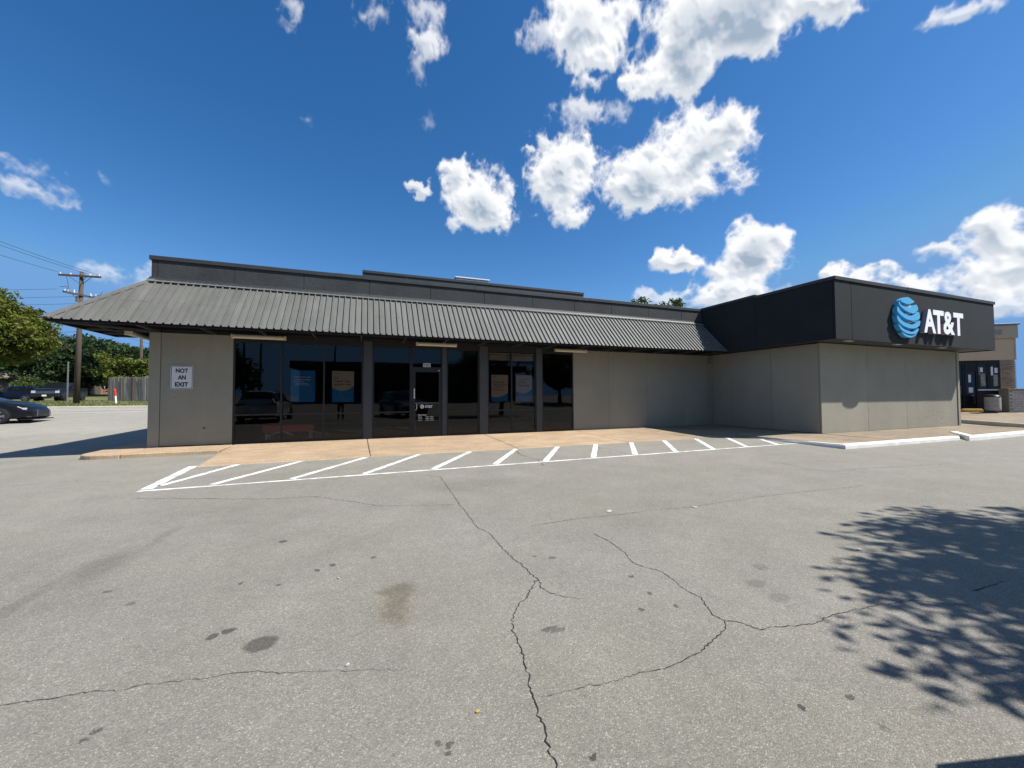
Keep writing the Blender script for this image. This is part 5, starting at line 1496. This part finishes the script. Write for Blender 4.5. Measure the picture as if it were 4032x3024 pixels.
d2 = MB().box(-2.30, -2.25, -.01, .11, -.2, 2.68).box(-1.79, -1.74, -.01, .11, -.2, 2.68).box(-2.245, -1.795, -.008, .10, 2.1, 2.68).box(-2.245, -1.795, -.008, .10, -.2, .05).build('door', 'shop_dark', nb_, recalc=False)
box('pane', -2.24, -1.8, .03, .05, .06, 2.09, 'car_glass', d2)
box('paper_notice', -2.12, -1.92, .02, .026, .85, 1.15, 'paper', d2); box('paper_notice', -2.12, -2.0, .02, .026, 1.45, 1.9, 'paper', d2)
shop_window(-3.2, -2.32, -.2, 2.70, [('shop_print', .2, .8, .1, .5)])
box('lower_wall', -12, -3.21, .0, .11, -.4, 2.715, 'tan_stucco', nb_, bevel=.01)
tb_ = thing('litter_bin', 'round grey banded litter bin with dark lid beside the low white brick wall', 'bin', (*(nc.xy + Vector((math.cos(na), math.sin(na)))*-1.62 + Vector((math.sin(na), -math.cos(na)))*.75), .34))
MB().lathe([(.29, 0), (.31, .05), (.31, .25), (.295, .265), (.31, .28), (.31, .50), (.295, .515), (.31, .53), (.31, .74), (.29, .76)], 26).build('drum', 'bin_grey', tb_, auto=.5)
MB().lathe([(.32, .762), (.33, .79), (.27, .86), (.15, .90), (.13, .905)], 26).build('lid', 'shop_dark', tb_, auto=.5)
# neighbour walkway, kerb and wheel stop
nw = obj('neighbour_walkway', [], [], None)
bpy.data.objects.remove(nw, do_unlink=True)
k0 = Vector((24.0, -6.2, 0)); k1 = Vector((28.8, 0.2, 0))
nwk = MB().slab([(k0.x, k0.y), (45, -22), (52, -14), (40, 3), (31, 9), (k1.x+4, k1.y+8), (k1.x, k1.y)], [.07, .30, .50, .50, .50, .42, .07], -.3).build('neighbour_walkway', 'sidewalk_concrete')
tag(nwk, kind='structure')
t_ = (k1-k0).normalized()
kb = kerb([(k0.x-.18-3, k0.y-4), (k0.x-.18, k0.y), (k1.x-.18, k1.y), (k1.x+5, k1.y+8)][::-1], .17, 'kerb_concrete', 'street_kerb', 'pale concrete kerb along the neighbouring shop walkway', [.08, .08, .08, .08])
x_, y_ = nc.x-3.05, nc.y+.7
ws = MB().prism([(-.45, 0), (.45, 0), (.42, .12), (.38, .14), (-.38, .14), (-.42, .12)], -.09, .09).build('wheel_stop', 'yellow_paint', bevel=.015, loc=(x_, y_, .30), rot=(0, 0, na))
tag(ws, 'yellow painted wheel stop in front of the neighbouring shop door', 'wheel stop')

# ------------------------------------------------------------------ across the road, seen in the window reflections
op = thing('opposite_building', 'low dark building across the road mirrored in the shop windows', 'building', (6.0, -39.0, .4), math.pi)
box('wall', -14, 13.4, 0, 12, -.5, 4.2, 'far_wall', op)
box('canopy', -15.2, 14.2, -1.4, 12, 4.2, 5.0, 'dark_stucco', op, bevel=.02)
for i in range(9):
    w = box('window', -12.5+2.8*i, -10.4+2.8*i, -.05, -.003, .6, 2.6, 'shop_dark', op); box('pane', -12.4+2.8*i, -10.5+2.8*i, -.06, -.052, .7, 2.5, 'car_glass', w)
for i, (x_, y_, w, h, lab) in enumerate([(-15, -37, 9, 6.2, 'round dark tree beside the opposite building'), (-22, -40, 9, 7, 'dark tree left of the opposite building'), (24, -33, 9, 7.5, 'dark tree right of the opposite building')]):
    tree('street_tree', lab, (x_, y_, terr(x_, y_)), lobes_for(w, w*.8, 1.5, h, 8, 70+i), 2.2, .22, 320, 24, .42, 'leaf_dark', 80+i, group='trees across the road', spread=.7)
for i, (x_, y_) in enumerate(((-17.6, -57.5), (-15.7, -58.5), (-4.6, -54))):
    utility_pole(('leftmost utility pole across the road', 'second utility pole from the left across the road', 'utility pole behind the opposite building')[i], (x_, y_, terr(x_, y_)), 11, [(10.6, 0.0, 2.6)])

# ------------------------------------------------------------------ person holding the phone, mirrored in the glass
def person(loc, rz):
    t = thing('person', 'person in dark clothes standing on the lot mirrored in the widest window', 'person', loc, rz)
    J = {}; order = []; edges = []
    def j(n, p, r, par=None):
        J[n] = len(order); order.append((p, r))
        if par: edges.append((J[par], J[n]))
    j('pel', (0, 0, .95), .135); j('wai', (0, .01, 1.10), .125, 'pel'); j('che', (0, .0, 1.28), .15, 'wai'); j('neb', (0, -.01, 1.42), .10, 'che'); j('nec', (0, .01, 1.50), .055, 'neb')
    j('hd1', (0, .02, 1.57), .075, 'nec'); j('hd2', (0, .025, 1.65), .092, 'hd1'); j('hd3', (0, .015, 1.72), .070, 'hd2')
    for s, q in ((-1, 'l'), (1, 'r')):
        j(q+'sh', (.17*s, -.01, 1.40), .066, 'neb'); j(q+'el', (.25*s, .10, 1.14), .046, q+'sh'); j(q+'wr', (.10*s, .32, 1.26), .032, q+'el'); j(q+'pa', (.065*s, .38, 1.30), .036, q+'wr')
        j(q+'hi', (.095*s, 0, .88), .092, 'pel'); j(q+'kn', (.115*s, .02, .49), .060, q+'hi'); j(q+'ca', (.118*s, -.01, .33), .055, q+'kn'); j(q+'an', (.12*s, -.02, .09), .042, q+'ca'); j(q+'ft', (.125*s, .09, .045), .045, q+'an'); j(q+'to', (.13*s, .19, .035), .035, q+'ft')
        for f_ in range(4):
            j('%sf%d' % (q, f_), ((.052)*s, .385, 1.335+.0-.020*f_), .010, q+'pa'); j('%sg%d' % (q, f_), ((.030)*s, .415, 1.335-.020*f_), .009, '%sf%d' % (q, f_)); j('%sh%d' % (q, f_), ((.060)*s, .428, 1.335-.020*f_), .008, '%sg%d' % (q, f_))
        j(q+'t1', (.060*s, .365, 1.345), .010, q+'pa'); j(q+'t2', (.040*s, .372, 1.375), .009, q+'t1')
    me = bpy.data.meshes.new('body'); me.from_pydata([p for p, r in order], edges, []); me.update()
    o = bpy.data.objects.new('body', me); COL.objects.link(o); o.parent = t
    sk = o.modifiers.new('skin', 'SKIN'); sk.use_smooth_shade = True
    for i, (p, r) in enumerate(order):
        me.skin_vertices[0].data[i].radius = (r, r*.85 if i < 4 else r)
        me.skin_vertices[0].data[i].use_root = (i == 0)
    sb = o.modifiers.new('sub', 'SUBSURF'); sb.levels = 1; sb.render_levels = 1
    m, nt, b = new_mat('person_cloth')
    zc = nd(nt, 'ShaderNodeTexCoord').outputs['Object']; sp = nd(nt, 'ShaderNodeSeparateXYZ', {'Vector': zc})
    c = mixc(nt, maprange(nt, sp.outputs[2], .955, .96, 0, 1), (.02, .022, .03), (.05, .055, .07))
    c = mixc(nt, maprange(nt, sp.outputs[2], 1.47, 1.475, 0, 1), c, (.42, .25, .17))
    c = mixc(nt, math_n(nt, 'MULTIPLY', maprange(nt, sp.outputs[1], .20, .205, 0, 1), maprange(nt, sp.outputs[2], .6, .61, 0, 1)), c, (.42, .25, .17))
    c = mixc(nt, maprange(nt, sp.outputs[2], .085, .09, 1, 0), c, (.015, .015, .015))
    nt.links.new(c, b.inputs['Base Color']); b.inputs['Roughness'].default_value = .85
    me.materials.append(m)
    MB().lathe([(.02, .115), (.07, .10), (.098, .05), (.102, .0), (.09, -.05), (.05, -.07)], 16, (0, .0, 1.685)).build('hair', 'hair', t, smooth=True)
    for s in (-1, 1):
        MB().lathe([(.004, -.006), (.012, 0), (.004, .006)], 8, (.034*s, .108, 1.655), 'y').build('eye', 'sign_black', t)
    ph = MB().box(-.04, .04, .393, .402, 1.25, 1.40).build('phone_hold', 'sign_black', None, bevel=.003)
    ph.name = 'phone'
    tag(ph, 'black phone held up by the person on the lot', 'phone')
    ph.location = t.location; ph.rotation_euler = t.rotation_euler
    return t
person((-1.45, -13.0, ZA), rad(-4))

# ------------------------------------------------------------------ small litter on the lot
rr = random.Random(2)
for i, (x_, y_, s, mt, lab) in enumerate([(.47, -10.88, .011, 'leaf_litter', 'single yellow leaf on the asphalt near the bottom edge'), (4.15, -10.39, .03, 'litter', 'white scrap of paper lying by the tree shadow'), (2.74, -8.60, .05, 'litter', 'pale flat scrap on the asphalt right of the long crack'), (3.83, -8.85, .04, 'litter', 'pale flat scrap lying on the thin sideways crack'), (-.08, -10.35, .014, 'litter', 'tiny white scrap beside the lower left crack'), (-.19, -9.29, .014, 'litter', 'tiny white scrap among the dark oil spots')]):
    n = 7; pts = [(s*rr.uniform(.6, 1.1)*math.cos(2*math.pi*k/n), s*.6*rr.uniform(.6, 1.1)*math.sin(2*math.pi*k/n)) for k in range(n)]
    o = MB().slab(pts, [.004+rr.uniform(0, .006) for _ in pts], .001).build('dry_leaf' if i == 0 else 'paper_scrap', mt, loc=(x_, y_, ZA+.001), rot=(0, 0, rr.uniform(0, 3)))
    tag(o, lab, 'leaf' if i == 0 else 'litter')
